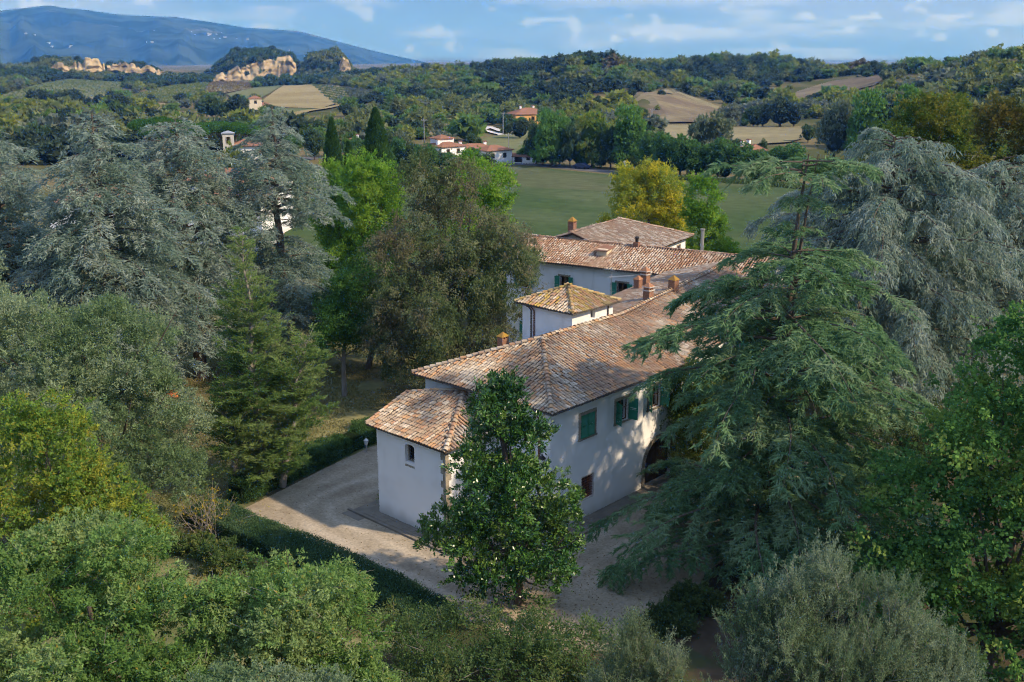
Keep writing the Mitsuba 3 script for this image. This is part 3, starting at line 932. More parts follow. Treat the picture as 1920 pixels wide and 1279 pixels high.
def window(W, thing_, s0, s1, z0, z1, shutters=None, trim=0.2, wood='brown_wood', sill=True, glass=True, mat='sandstone_trim'):
    fr = [W.box(s0 - trim, s0, -0.06, 0.028, z0, z1 + trim), W.box(s1, s1 + trim, -0.06, 0.028, z0, z1 + trim), W.box(s0, s1, -0.06, 0.030, z1, z1 + trim)]
    win = put('window', join(fr), mat, thing_)
    if sill:
        put('sill', W.box(s0 - trim - 0.05, s1 + trim + 0.05, -0.10, 0.085, z0 - 0.10, z0 - 0.003), mat, win)
    m = (s0 + s1) / 2
    b = 0.06
    sash = [W.box(s0, s0 + b, -0.20, -0.14, z0, z1), W.box(s1 - b, s1, -0.20, -0.14, z0, z1), W.box(s0 + b, s1 - b, -0.20, -0.14, z0, z0 + b), W.box(s0 + b, s1 - b, -0.20, -0.14, z1 - b, z1), W.box(m - 0.05, m + 0.05, -0.195, -0.13, z0 + b, z1 - b),
            W.box(s0 + b, m - 0.05, -0.185, -0.15, z0 + (z1 - z0) * 0.55, z0 + (z1 - z0) * 0.55 + 0.035), W.box(m + 0.05, s1 - b, -0.185, -0.15, z0 + (z1 - z0) * 0.55, z0 + (z1 - z0) * 0.55 + 0.035)]
    put('sash', join(sash), wood, win)
    if glass:
        q = W.pt(np.array([s0 + b, s1 - b, s1 - b, s0 + b]), np.full(4, -0.168), np.array([z0 + b, z0 + b, z1 - b, z1 - b]))
        put('pane', (q, np.array([[0, 1, 2], [0, 2, 3]])), 'pane_glass', win)
    if shutters:
        w = (s1 - s0) / 2
        for side, ang in shutters:
            hang_shutter(W, win, s0 if side > 0 else s1, z0 + 0.01, w - 0.01, z1 - z0 - 0.02, ang, side)
    return win


def gutter(p, q, r=0.075):
    p, q = np.asarray(p, float), np.asarray(q, float)
    a = np.linspace(np.pi, 2 * np.pi, 7)
    d = unit(q - p)
    x = unit(np.cross(d, Z3))
    v = np.vstack([[e + x * r * math.cos(t) + Z3 * r * math.sin(t) for t in a] for e in (p, q)] + [[e + x * (r - .012) * math.cos(t) + Z3 * (r - .012) * math.sin(t) for t in a] for e in (p, q)])
    f = []
    for o in (0, 14):
        for i in range(6):
            f += [[o + i, o + i + 1, o + 8 + i], [o + i, o + 8 + i, o + 7 + i]]
    return v, np.array(f)


def chimney(parent_, base, w, d, h, style, F=VILLA, lab=None):
    """A brick stack with its cap; base is the point where it leaves the roof."""
    G = Frame(base, F.A, F.B)
    st = put('chimney', G.mesh(box(-w / 2, w / 2, -d / 2, d / 2, -0.8, h * 0.62)), 'brick', parent_, label=lab)
    z = h * 0.62
    if style == 'banded':
        put('band', join([G.mesh(box(-w / 2 - .07, w / 2 + .07, -d / 2 - .07, d / 2 + .07, z, z + 0.06)), G.mesh(box(-w / 2 - .07, w / 2 + .07, -d / 2 - .07, d / 2 + .07, z + 0.26, z + 0.32))]), 'lime_mortar', st)
        put('vent', join([G.mesh(box(x, x + w * 0.18, -d / 2 + .02, d / 2 - .02, z + 0.06, z + 0.26)) for x in (-w / 2 + .01, -w * .09, w / 2 - w * .18 - .01)]), 'brick', st)
        z += 0.32
    elif style == 'vented':
        put('vent', join([G.mesh(box(x, x + w * 0.16, -d / 2, d / 2, z, z + 0.16)) for x in (-w / 2, -w * .08, w / 2 - w * .16)]), 'brick', st)
        z += 0.16
    if style != 'pot':
        v = G.pt(np.array([-1, 1, 1, -1, 0.0]) * (w / 2 + .06), np.array([-1, -1, 1, 1, 0.0]) * (d / 2 + .06), np.array([z, z, z, z, z + h * 0.26]))
        put('cap', (v, np.array([[0, 1, 4], [1, 2, 4], [2, 3, 4], [3, 0, 4], [0, 2, 1], [0, 3, 2]])), 'mossy_tile' if style in ('moss', 'vented') else 'roof_cap', st)
    return st


def lin(*p):
    return np.array(p, float)


# main block: eaves at 7.85 m, hipped to a ridge along the long axis
ZE, RISE, WB, OV = 7.85, 2.21, 11.6, 0.557
v_ = VILLA.pt
villa = thing('villa', 'long white two storey villa with hipped clay tile roof and small roof tower', 'villa')
EF, EL, AP = v_(0, 0, ZE), v_(0, WB, ZE), v_(5.8, 5.8, ZE + RISE)
ER, RR, LR = v_(14, 0, ZE), v_(14, 5.8, ZE + RISE), v_(14, WB, ZE)
f_ = FAR.pt
FEN, FRN = f_(24, -0.4, ZE), f_(25, 5.55, ZE + RISE)
LS0, LS1 = f_(0.5, 5.8 + 4.3, 9.2), f_(22, 5.7 + 4.3, 9.2)
slopes = [[EF, EL, AP], [EF, ER, RR, AP], [EL, AP, RR, LR], [ER, FEN, FRN, RR], [RR, FRN, LS1, LS0]]
roof = put('roof', join([slab(p) for p in slopes]), 'pan_tiles', villa)
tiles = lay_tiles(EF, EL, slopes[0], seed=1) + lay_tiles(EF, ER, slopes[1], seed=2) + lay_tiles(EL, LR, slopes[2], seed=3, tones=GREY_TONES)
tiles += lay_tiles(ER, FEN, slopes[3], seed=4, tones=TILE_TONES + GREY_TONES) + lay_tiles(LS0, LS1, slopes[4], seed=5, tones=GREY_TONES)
tiles += ridge_tiles([EF, AP], 6) + ridge_tiles([EL, AP], 7) + ridge_tiles([AP, RR, FRN], 8)
set_tiles(roof, tiles, 290)
put('eave_gutter', join([gutter(v_(-0.02, -0.06, ZE - 0.03), v_(14, -0.06, ZE - 0.03)), gutter(v_(-0.06, WB, ZE - 0.03), v_(-0.06, 0, ZE - 0.03)), gutter(f_(0.2, -0.06, ZE - 0.03), f_(24, -0.46, ZE - 0.03))]), 'gutter_metal', villa)

facade_open = [(3.30 - OV, 4.57 - OV, 5.30, 6.74), (6.72 - OV, 7.98 - OV, 5.36, 6.78), (10.16 - OV, 11.42 - OV, 5.38, 6.80), (13.0 - OV, 13.8 - OV, 5.38, 6.80), (3.47 - OV, 4.60 - OV, 1.30, 2.76), (9.95 - OV, 13.0 - OV, 0.0, 1.55, 1.0)]
facade_p = ((OV, OV), (14.2, OV))
wl = [wall(VILLA, facade_p[0], facade_p[1], -0.3, 7.9, facade_open), wall(VILLA, (OV, WB - OV), (OV, OV + 0.42), -0.3, 7.9), wall(VILLA, (14.0, WB - OV), (OV + 0.42, WB - OV), -0.3, 7.75)]
fac2 = wall(FAR, (0.12, OV), (24.0, OV - 0.35), -0.3, 7.9, [(s, s + 1.25, 5.38, 6.80) for s in (3.0, 6.6, 10.2, 13.8, 17.4)] + [(s, s + 1.2, 1.0, 2.6) for s in (6.6, 13.8)])
wl += [fac2, wall(FAR, (23.5, 9.6), (0.4, 9.6), -0.3, 9.1)]
put('wall', join(wl), 'white_plaster', villa)
# dark rooms so that windows do not show the sky through
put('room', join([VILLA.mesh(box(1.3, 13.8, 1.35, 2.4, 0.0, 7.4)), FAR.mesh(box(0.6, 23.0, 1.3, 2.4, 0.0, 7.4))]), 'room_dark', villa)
WF = WallFrame(VILLA, *facade_p)
window(WF, villa, *facade_open[0][:4], shutters=[(1, 0.02), (-1, 0.02)], glass=False)
window(WF, villa, *facade_open[1][:4], shutters=[(1, 1.95), (-1, 1.75)])
window(WF, villa, *facade_open[2][:4], shutters=[(1, 2.2), (-1, 1.7)])
W2 = WallFrame(FAR, (0.12, OV), (24.0, OV - 0.35))
for s in (3.0, 6.6, 10.2, 13.8, 17.4):
    window(W2, villa, s, s + 1.25, 5.38, 6.80, shutters=[(1, 2.4), (-1, 2.3)])
# barred cellar window
s0, s1, z0, z1 = facade_open[4]
win = put('window', join([WF.box(s0 - .06, s0, -.08, .02, z0, z1), WF.box(s1, s1 + .06, -.08, .02, z0, z1), WF.box(s0, s1, -.08, .021, z1, z1 + .06), WF.box(s0, s1, -.08, .022, z0 - .06, z0)]), 'lime_mortar', villa, label='barred ground floor window below the closed shutters')
put('grille', join([WF.box(s0, s1, -0.09 - 0.05 * 0, -0.045, z, z + 0.05) for z in np.linspace(z0 + 0.05, z1 - 0.1, 9)] + [WF.box(x, x + 0.03, -0.12, -0.09, z0, z1) for x in np.linspace(s0 + .1, s1 - .13, 4)]), 'rust_pipe', win)
put('board', WF.box(s0, s1, -0.30, -0.26, z0, z1), 'room_dark', win)
# arched portal with a stone surround
s0, s1 = facade_open[5][:2]
c, r = (s0 + s1) / 2, (s1 - s0) / 2
ang = np.linspace(0, np.pi, 14)
por = put('portal', WF.box(s0 - .28, s1 + .28, -.34, .12, -0.02, 0.14), 'sandstone_trim', villa, label='arched stone doorway half hidden by the shrub')
for i in range(4):
    za, zb = 0.145 + 0.351 * i, 0.145 + 0.351 * (i + 1) - .012
    put('jamb_stone', WF.box(s0 - .28 - .08 * (i % 2), s0, -.05, .05, za, zb), 'sandstone_trim', por)
    put('jamb_stone', WF.box(s1, s1 + .28 + .08 * (i % 2), -.05, .05, za, zb), 'sandstone_trim', por)
for i in range(13):
    a0, a1 = ang[i] + 0.012, ang[i + 1] - 0.012
    ss = np.array([c + r * math.cos(a0), c + (r + .30) * math.cos(a0), c + (r + .30) * math.cos(a1), c + r * math.cos(a1)])
    zz = 1.55 + np.array([r * math.sin(a0), (r + .30) * math.sin(a0), (r + .30) * math.sin(a1), r * math.sin(a1)])
    v = np.vstack([WF.pt(ss, np.full(4, -.05), zz), WF.pt(ss, np.full(4, .05 + 0.006 * (i % 2)), zz)])
    put('arch_stone', (v, _BOXF), 'sandstone_trim', por)
put('door_leaf', join([WF.box(s0 + .05 + k * (s1 - s0 - .1) / 10, s0 + .02 + (k + 1) * (s1 - s0 - .1) / 10, -0.30, -0.24, 0.05, 1.5 + math.sqrt(max(r * r - (s0 + (k + .5) * (s1 - s0) / 10 - c) ** 2, 0))) for k in range(10)]), 'dark_door', por)
# downpipes and the wall lantern
put('downpipe', tube([v_(-0.05, 1.35, ZE - 0.1), v_(0.12, 1.35, ZE - 0.3), v_(OV - 0.09, 1.35, ZE - 0.75), v_(OV - 0.09, 1.35, 0.1)], 0.055, 8), 'rust_pipe', villa)


def lantern(key, base, out, s=1.0):
    """A four sided lantern hung from a bracket; out is the unit vector away from the wall."""
    o = np.asarray(out, float)
    x = np.cross(o, Z3)
    c_ = base + o * 0.34 * s
    put('bracket', join([tube([base + Z3 * 0.12 * s, base + o * 0.2 * s + Z3 * 0.05 * s, c_ - Z3 * 0.02], 0.018 * s, 6), tube([base - Z3 * 0.12 * s, base + Z3 * 0.2 * s], 0.03 * s, 6)]), 'black_iron', key)
    body = []
    rings = [(0.06, 0.0), (0.115, 0.04), (0.17, 0.36), (0.19, 0.37), (0.10, 0.50), (0.03, 0.56), (0.03, 0.62)]
    for (ra, za), (rb, zb) in zip(rings[:-1], rings[1:]):
        pa = [c_ + (o * math.cos(t) + x * math.sin(t)) * ra * s + Z3 * za * s for t in np.arange(4) * np.pi / 2 + np.pi / 4]
        pb = [c_ + (o * math.cos(t) + x * math.sin(t)) * rb * s + Z3 * zb * s for t in np.arange(4) * np.pi / 2 + np.pi / 4]
        body.append((np.array(pa + pb), np.array([[i, (i + 1) % 4, 4 + (i + 1) % 4] for i in range(4)] + [[i, 4 + (i + 1) % 4, 4 + i] for i in range(4)]), (za, zb)))
    put('glass', join([(b[0], b[1]) for b in body if b[2] == (0.04, 0.36)]), 'milk_glass', key)
    put('hood', join([(b[0], b[1]) for b in body if b[2] != (0.04, 0.36)]), 'black_iron', key)


rough('milk_glass', (0.62, 0.62, 0.6), 0.2, 0.5)
lan = thing('wall_lantern', 'black bracket lantern on the villa corner beside the magnolia', 'lantern')
lantern(lan, v_(OV, OV + 0.25, 4.45), -VILLA.A, 1.25)

# the roof tower
TA0, TA1, TB0, TB1, TZ = 9.35, 13.75, 6.3, 10.7, 11.0
tw = [(TA0, TB1), (TA0, TB0), (TA1, TB0), (TA1, TB1)]
tower_open = [(1.95, 2.45, 10.18, 10.98)]
tower = put('tower', join([wall(VILLA, tw[0], (TA0, TB0 + .25), 7.5, TZ, (), 0.25), wall(VILLA, tw[1], tw[2], 8.8, TZ, tower_open, 0.25), wall(VILLA, (TA1, TB0 + .25), (TA1, TB1 - .25), 7.5, TZ, (), 0.25), wall(VILLA, tw[3], tw[0], 7.5, TZ, (), 0.25), VILLA.mesh(box(TA0 + .6, TA1 - .6, TB0 + .6, TB0 + .7, 8.8, 10.9))]), 'white_plaster', villa)
ov = 0.36
tc = [v_(TA0 - ov, TB1 + ov, TZ), v_(TA0 - ov, TB0 - ov, TZ), v_(TA1 + ov, TB0 - ov, TZ), v_(TA1 + ov, TB1 + ov, TZ)]
ta = v_((TA0 + TA1) / 2, (TB0 + TB1) / 2, TZ + 1.08)
troof = put('tower_roof', join([slab([tc[i], tc[(i + 1) % 4], ta], 0.08) for i in range(4)]), 'pan_tiles', villa)
tt = []
for i in range(4):
    tt += lay_tiles(tc[i], tc[(i + 1) % 4], [tc[i], tc[(i + 1) % 4], ta], seed=20 + i, tones=TILE_TONES + MOSS_TONES[:3] if i == 0 else MOSS_TONES + TILE_TONES[3:8])
    tt += ridge_tiles([tc[i], ta], 30 + i, MOSS_TONES + [(0.2, 0.17, 0.1)], 1.45)
set_tiles(troof, tt, 150)
put('tower_gutter', join([gutter(v_(TA0 - ov - .05, TB1 + ov, TZ - .03), v_(TA0 - ov - .05, TB0 - ov, TZ - .03)), gutter(v_(TA0 - ov, TB0 - ov - .05, TZ - .03), v_(TA1 + ov, TB0 - ov - .05, TZ - .03))]), 'gutter_metal', villa)
put('rafter', join([VILLA.mesh(box(a, a + .09, TB0 - ov + .04, TB0, TZ - .10, TZ - .025)) for a in np.arange(TA0 + .2, TA1, 0.52)]), 'white_paint', villa, kind='stuff')
for b, m in ((TB1 - .85, 'gutter_metal'), (TB1 - 1.12, 'rust_pipe')):
    put('downpipe', tube([v_(TA0 - ov, b + .2, TZ - .1), v_(TA0 - .2, b + .1, TZ - .2), v_(TA0 - .07, b, TZ - .45), v_(TA0 - .07, b, 8.3)], 0.05, 7), m, villa)
put('downpipe', tube([v_(TA1 - .6, TB0 - .06, TZ - .1), v_(TA1 - .6, TB0 - .06, 9.9)], 0.05, 7), 'gutter_metal', villa)

# chimneys of the villa
chimney(villa, v_(7.6, 10.9, 8.0), 0.62, 0.5, 1.15, 'vented', lab='dark brick chimney left of the roof tower')
chimney(villa, f_(6.55, 5.9, 10.0), 0.55, 0.55, 1.15, 'banded', lab='banded brick chimney nearest the tower on the ridge')
chimney(villa, f_(12.3, 9.2, 9.35), 0.5, 0.5, 1.3, 'plain', lab='left of two brick chimneys behind the ridge')
chimney(villa, f_(14.0, 9.3, 9.35), 0.55, 0.55, 1.4, 'banded', lab='banded brick chimney behind the ridge')
chimney(villa, f_(10.6, 5.55, 9.95), 0.58, 0.58, 1.4, 'moss', lab='brick chimney with yellow mossy cap on the ridge')
put('roof_vent', join([tube([v_(13.2, 2.2, 8.75), v_(13.2, 2.2, 9.15)], 0.11, 8), tube([v_(13.2, 2.2, 9.13), v_(13.2, 2.2, 9.2), v_(13.2, 2.2, 9.32)], [0.26, 0.24, 0.04], 8)]), 'mossy_tile', villa)
ant = thing('television_aerial', 'thin white television aerial rising behind the roof tower', 'aerial')
ab = v_(19.2, 10.6, 9.0)
put('mast', tube([ab - Z3 * 0.6, ab + Z3 * 2.9], 0.028, 6), 'zinc', ant)
put('boom', join([tube([ab + Z3 * 2.2 - FAR.A * .1 + FAR.B * .2, ab + Z3 * 2.45 + FAR.A * .3 - FAR.B * 1.6], 0.022, 5), tube([ab + Z3 * 2.75 + FAR.B * 0.7, ab + Z3 * 2.75 - FAR.B * 0.25], 0.018, 5)]), 'zinc', ant)
put('element', join([tube([ab + Z3 * (2.2 + .25 * k) + FAR.A * (.4 * k - .1 - .3) + FAR.B * (.2 - 1.8 * k), ab + Z3 * (2.2 + .25 * k) + FAR.A * (.4 * k - .1 + .3) + FAR.B * (.2 - 1.8 * k)], 0.01, 4) for k in np.linspace(0, 1, 9)] + [tube([ab + Z3 * 2.5 + FAR.B * q, ab + Z3 * 3.0 + FAR.B * q], 0.01, 4) for q in (-.2, .05, .3, .6)]), 'zinc', ant, kind='stuff')

# ------------------------------------------------------------------ the low annex in front
annex = thing('annex', 'low white annex with hipped tile roof in front of the villa', 'building')
AZ_ = 5.88
A0, A1, B0, B1 = -4.59, OV, 3.88, 10.75
P0, P1, Q, Rr = v_(A0, B1, AZ_), v_(A0, B0, AZ_), v_(A1, 7.5, 7.45), v_(-1.1, 11.0, 6.93)
main_sl = [P0, P1, Q, Rr]
right_sl = [P1, v_(A1, B0, AZ_), Q]
left_sl = [P0, Rr, v_(A1, 10.9, 6.3), v_(A1, B1 + 0.1, AZ_)]
aroof = put('roof', join([slab([P0, P1, Q]), slab([P0, Q, Rr]), slab(right_sl), slab([P0, Rr, v_(A1, 10.95, 6.4)]), slab([Rr, Q, v_(A1, 10.95, 6.4)])]), 'pan_tiles', annex)
at_ = lay_tiles(P0, P1, [P0, P1, Q], seed=41) + lay_tiles(P0, P1, [P0, Q, Rr], seed=42) + lay_tiles(P1, v_(A1, B0, AZ_), right_sl, seed=43) + lay_tiles(v_(-1.1, 11.0, 6.6), v_(-1.1, 7.5, 6.9), [Rr, Q, v_(A1, 10.95, 6.4)], seed=44)
at_ += ridge_tiles([P1, Q], 45) + ridge_tiles([P0, Rr], 46, big=1.2) + ridge_tiles([Rr, v_(-0.2, 9.4, 7.2), Q], 47, big=1.3)
set_tiles(aroof, at_, 295)
oc = 0.44
awin = (10.31 - 7.75, 10.31 - 6.95, 4.15, 5.15, 0.35)
aw = [wall(VILLA, (A0 + oc, B1 - oc), (A0 + oc, B0 + oc), -0.3, AZ_ + 0.05, [awin], 0.5), wall(VILLA, (A0 + oc + 0.5, B0 + oc), (A1, B0 + oc), -0.3, AZ_ + .05, [(1.3, 2.4, 0.0, 2.2)], 0.5), wall(VILLA, (A1, B1 - oc), (A0 + oc + 0.5, B1 - oc), -0.3, AZ_ + .05, (), 0.5)]
put('wall', join(aw), 'white_plaster', annex)
WA = WallFrame(VILLA, (A0 + oc, B1 - oc), (A0 + oc, B0 + oc))
s0, s1, z0, z1 = awin[:4]
win = put('window', join([WA.box(s0, s0 + .09, -.34, -.22, z0, z1 + .06), WA.box(s1 - .09, s1, -.34, -.22, z0, z1 + .06), WA.box(s0 + .09, s1 - .09, -.34, -.22, z1 - .02, z1 + .14)]), 'sandstone_trim', annex)
put('sill', (np.vstack([WA.pt(np.array([s0 - .01, s1 + .01, s1 + .01, s0 - .01]), np.array([.03, .03, -.4, -.4]), np.array([z0 - .16, z0 - .16, z0 + .1, z0 + .1])), WA.pt(np.array([s0 - .01, s1 + .01, s1 + .01, s0 - .01]), np.array([.03, .03, -.4, -.4]), np.array([z0 - .26, z0 - .26, z0 - .1, z0 - .1]))])[[4, 5, 6, 7, 0, 1, 2, 3]], _BOXF), 'sandstone_trim', win)
put('grille', join([WA.box(x, x + .025, -.30, -.275, z0 + .05, z1) for x in np.linspace(s0 + .12, s1 - .15, 4)] + [WA.box(s0 + .1, s1 - .1, -.27, -.25, z, z + .025) for z in np.linspace(z0 + .25, z1 - .15, 3)]), 'black_iron', win)
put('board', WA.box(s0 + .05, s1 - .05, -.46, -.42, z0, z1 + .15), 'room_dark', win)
put('eave_board', join([VILLA.mesh(box(A0 + .03, A0 + .10, B0 + .05, B1 - .05, AZ_ - .14, AZ_ - .03)), VILLA.mesh(box(A0 + .1, A1, B0 + .03, B0 + .10, AZ_ - .14, AZ_ - .03))]), 'gutter_metal', annex)
for i, z in enumerate(np.arange(0.05, 5.6, 0.42)):
    l = 0.42 if i % 2 else 0.24
    put('quoin', join([VILLA.mesh(box(A0 + oc - .025, A0 + oc - .003, B0 + oc - .02, B0 + oc + (.62 - l), z, z + .40)), VILLA.mesh(box(A0 + oc - .025, A0 + oc + l, B0 + oc - .024, B0 + oc - .003, z, z + .40))]), 'sandstone_trim', annex)
door = put('door', VILLA.mesh(box(A0 + oc + .5 + 1.3, A0 + oc + .5 + 2.4, B0 + oc + .2, B0 + oc + .26, 0, 2.2)), 'brown_wood', annex)

# ------------------------------------------------------------------ rear wing with green shutters
r_ = REAR.pt
wing = thing('rear_wing', 'white rear wing with green shutters and long tiled roof', 'building')
e0, e1, g0, g1 = r_(0, 16.0, 9.0), r_(0, -9.0, 9.0), r_(4.75, 16.0, 10.4), r_(4.75, -9.0, 10.4)
wsl = [[e0, e1, g1, g0], [g0, g1, r_(9.5, -9.0, 9.0), r_(9.5, 16, 9.0)]]
wroof = put('roof', join([slab(p) for p in wsl]), 'pan_tiles', wing)
ORANGE = [(0.37, 0.25, 0.175), (0.41, 0.285, 0.2), (0.34, 0.22, 0.15), (0.44, 0.34, 0.25), (0.32, 0.23, 0.17), (0.5, 0.42, 0.34), (0.33, 0.2, 0.13)]
set_tiles(wroof, lay_tiles(e0, e1, wsl[0], seed=51, tones=ORANGE) + lay_tiles(r_(9.5, 16, 9), r_(9.5, -9.0, 9), wsl[1], seed=52, tones=ORANGE) + ridge_tiles([g0, g1], 53, ORANGE, 1.4), 0)
WR = ((0.5, 15.6), (0.5, -1.0))
wop = [(15.6 - 9.9, 15.6 - 8.95, 6.25, 7.75), (15.6 - 4.15, 15.6 - 3.1, 6.25, 7.75), (15.6 - 14.2, 15.6 - 13.2, 6.25, 7.75), (2.0, 3.0, 1.2, 3.0), (8.0, 9.0, 1.2, 3.0)]
put('wall', join([wall(REAR, *WR, -0.3, 8.95, wop), wall(REAR, (9.0, 15.6), (0.92, 15.6), -0.3, 8.95, top=[(0, 8.95), (4.2, 10.1), (8.08, 8.95)]), wall(REAR, (9.0, -8.5), (9.0, 15.2), -.3, 8.95), wall(REAR, (0.5, -8.5), (8.6, -8.5), -.3, 8.95, top=[(0, 8.95), (4.2, 10.1), (8.1, 8.95)])]), 'white_plaster', wing)
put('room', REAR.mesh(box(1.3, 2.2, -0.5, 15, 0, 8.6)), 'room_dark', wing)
WW = WallFrame(REAR, *WR)
for i, o in enumerate(wop):
    window(WW, wing, *o[:4], shutters=[(1, 3.0), (-1, 2.96)], trim=0.16)
put('eave_gutter', gutter(r_(-0.05, 16, 8.96), r_(-0.05, -1.0, 8.96)), 'gutter_metal', wing)
dm = put('dormer', join([REAR.mesh(box(2.2, 3.3, 6.0, 7.0, 9.4, 10.25))]), 'cream_plaster', wing, label='small boxy skylight on the wing roof')
put('dormer_roof', slab([r_(2.0, 7.15, 10.22), r_(2.0, 5.85, 10.22), r_(3.8, 5.85, 10.42), r_(3.8, 7.15, 10.42)], 0.06), 'far_roof', dm)
ch = chimney(wing, r_(4.6, 4.1, 10.2), 0.62, 0.5, 0.9, 'pot', REAR, lab='short brick chimney with a black pot on the wing ridge')
put('pot', tube([r_(4.6, 4.1, 10.7), r_(4.6, 4.1, 11.05), r_(4.6, 4.1, 11.2), r_(4.6, 4.1, 11.32)], [0.15, 0.15, 0.22, 0.08], 8), 'black_iron', ch)

# ------------------------------------------------------------------ the rear house with the big brown hip
rear = thing('rear_house', 'rear house with broad brown hipped roof behind the white wing', 'building')
zr, zt = 9.0, 11.05
h0, h1 = r_(4.75, 10.9, zt), r_(15.2, 10.6, zt)
eR0, eR1, eL1, eL0 = r_(4.75, 4.9, zr), r_(21, 4.7, zr), r_(21, 16.6, zr), r_(4.75, 16.9, zr)
rsl = [[eR0, eR1, h1, h0], [eR1, eL1, h1], [eL0, h0, h1, eL1]]
rroof = put('roof', join([slab(p) for p in rsl]), 'pan_tiles', rear)
set_tiles(rroof, lay_tiles(eR0, eR1, rsl[0], seed=61, tones=GREY_TONES) + lay_tiles(eR1, eL1, rsl[1], seed=62, tones=GREY_TONES) + lay_tiles(eL0, eL1, rsl[2], seed=63, tones=GREY_TONES) + ridge_tiles([h0, h1], 64, ORANGE, 1.5) + ridge_tiles([eR1, h1], 65, ORANGE, 1.5) + ridge_tiles([eR0, h0], 66, ORANGE, 1.2), 0)
ro = [(12.8, 13.7, 6.4, 8.0), (6.0, 6.9, 6.4, 8.0)]
put('wall', join([wall(REAR, (9.5, 5.4), (20.5, 5.4), -.3, 8.95, [(8.6, 9.5, 6.9, 8.2)]), wall(REAR, (20.5, 5.82), (20.5, 16.1), -.3, 8.95), wall(REAR, (20.5, 16.5), (9.5, 16.5), -.3, 8.95)]), 'white_plaster', rear)
put('gable', wall(REAR, (5.1, 16.2), (5.1, 5.5), 8.9, 11, top=[(0, 8.95), (5.4, 10.85), (10.7, 8.95)]), 'cream_plaster', rear)
WQ = WallFrame(REAR, (9.5, 5.4), (20.5, 5.4))
window(WQ, rear, 8.6, 9.5, 6.9, 8.2, trim=0.12)
chimney(rear, r_(7.6, 12.3, 10.45), 0.7, 0.6, 1.75, 'vented', REAR, lab='tall brick chimney at the left of the rear roof')
put('flue', join([tube([r_(22.6, 4.3, 0.0), r_(22.6, 4.3, 9.3)], 0.2, 9), tube([r_(22.6, 4.3, 9.35), r_(22.6, 4.3, 9.5)], 0.27, 9)]), 'zinc', rear, label='grey metal flue beside the rear house')

# ------------------------------------------------------------------ paving, drive, hedges
walk = structure('paved_walkway', VILLA.mesh(join([box(-5.1, A0 + oc + .1, 3.2, 11.2, -.2, 0.10), box(A0 + oc + .1, -0.4, 3.2, 4.4, -.2, 0.101), box(-0.9, OV + .1, -0.75, 4.4, -.2, 0.102), box(OV + .1, 24, -0.75, OV + .1, -.2, 0.103), box(A0 + oc, OV, 10.2, 11.2, -.2, .101)])), 'paving_stone', 'raised stone paved strip round the foot of the villa', 'walkway')
pv = np.random.default_rng(12)


def pave(a0, a1, b0, b1, along):
    s0_, s1_, t0_, t1_ = (a0, a1, b0, b1) if along == 'a' else (b0, b1, a0, a1)
    t = t0_
    row = 0
    while t < t1_ - .08:
        dt = min(0.26 * pv.uniform(.92, 1.08), t1_ - t)
        s = s0_ - (0.25 if row % 2 else 0)
        while s < s1_:
            ds = pv.uniform(.36, .56)
            x0, x1 = max(s, s0_) + .008, min(s + ds, s1_) - .008
            if x1 - x0 > .08:
                h = 0.125 + pv.uniform(-.008, .01)
                q = (x0, x1, t + .008, t + dt - .008) if along == 'a' else (t + .008, t + dt - .008, x0, x1)
                put('paver', VILLA.mesh(box(*q, 0.05, h)), 'paving_stone', walk)
            s += ds
        t += dt
        row += 1


pave(-4.95, A0 + oc - .01, 3.3, 11.15, 'b')
pave(OV + .1, 13.0, -0.6, OV - .01, 'a')
pave(-0.75, OV - .02, -0.6, 3.2, 'b')
for a, b, l, al in [(-5.22, 3.1, 8.2, 'b'), (-0.85, -0.86, 16.0, 'a')]:
    s = 0.0
    while s < l:
        ds = pv.uniform(.7, 1.05)
        h = 0.135 + pv.uniform(-.01, .01)
        q = (a, a + .16, b + s + .01, b + s + ds - .01) if al == 'b' else (a + s + .01, a + s + ds - .01, b, b + .16)
        put('kerb_stone', VILLA.mesh(box(*q, -0.1, h)), 'paving_stone', walk)
        s += ds
put('border_strip', VILLA.mesh(join([box(-5.75, -5.24, 10.4, 12.0, -.1, .03), box(-5.24, -2.3, 11.3, 11.9, -.1, .031)])), 'paving_stone', walk, label='pale flush border at the left end of the paving')

DRIVE = [(-9.0, 70.5), (-10.4, 69.0), (-12.6, 65.6), (-14.9, 61.6), (-16.6, 58.9), (-17.4, 57.6), (-15.4, 56.4), (-11.5, 53.4), (-7.5, 50.0), (-4.0, 47.0), (-1.0, 44.6), (2.5, 42.6), (5.6, 43.0), (8.6, 46.2), (10.6, 50.5), (14.5, 55.0), (19, 60.5), (25, 66.5), (33, 76), (30, 79)]
DRIVE += [tuple(VILLA.pt(a, b, 0)[:2]) for a, b in ((26, 0), (0.2, 0), (-0.4, 3.6), (-4.8, 3.8), (-4.8, 10.9), (-2.2, 11.6), (3, 12.2), (6, 13.0))]
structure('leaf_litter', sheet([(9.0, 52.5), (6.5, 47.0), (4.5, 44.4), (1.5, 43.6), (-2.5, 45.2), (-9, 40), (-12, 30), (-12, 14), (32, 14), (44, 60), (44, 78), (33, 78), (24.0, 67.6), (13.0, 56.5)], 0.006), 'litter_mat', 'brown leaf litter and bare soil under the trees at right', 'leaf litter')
structure('gravel_drive', sheet(Polygon(DRIVE).buffer(0.6).buffer(-0.6), 0.012), 'gravel', 'sandy gravel drive curving round the annex', 'drive')

# ------------------------------------------------------------------ foliage
LEAF = 1.75


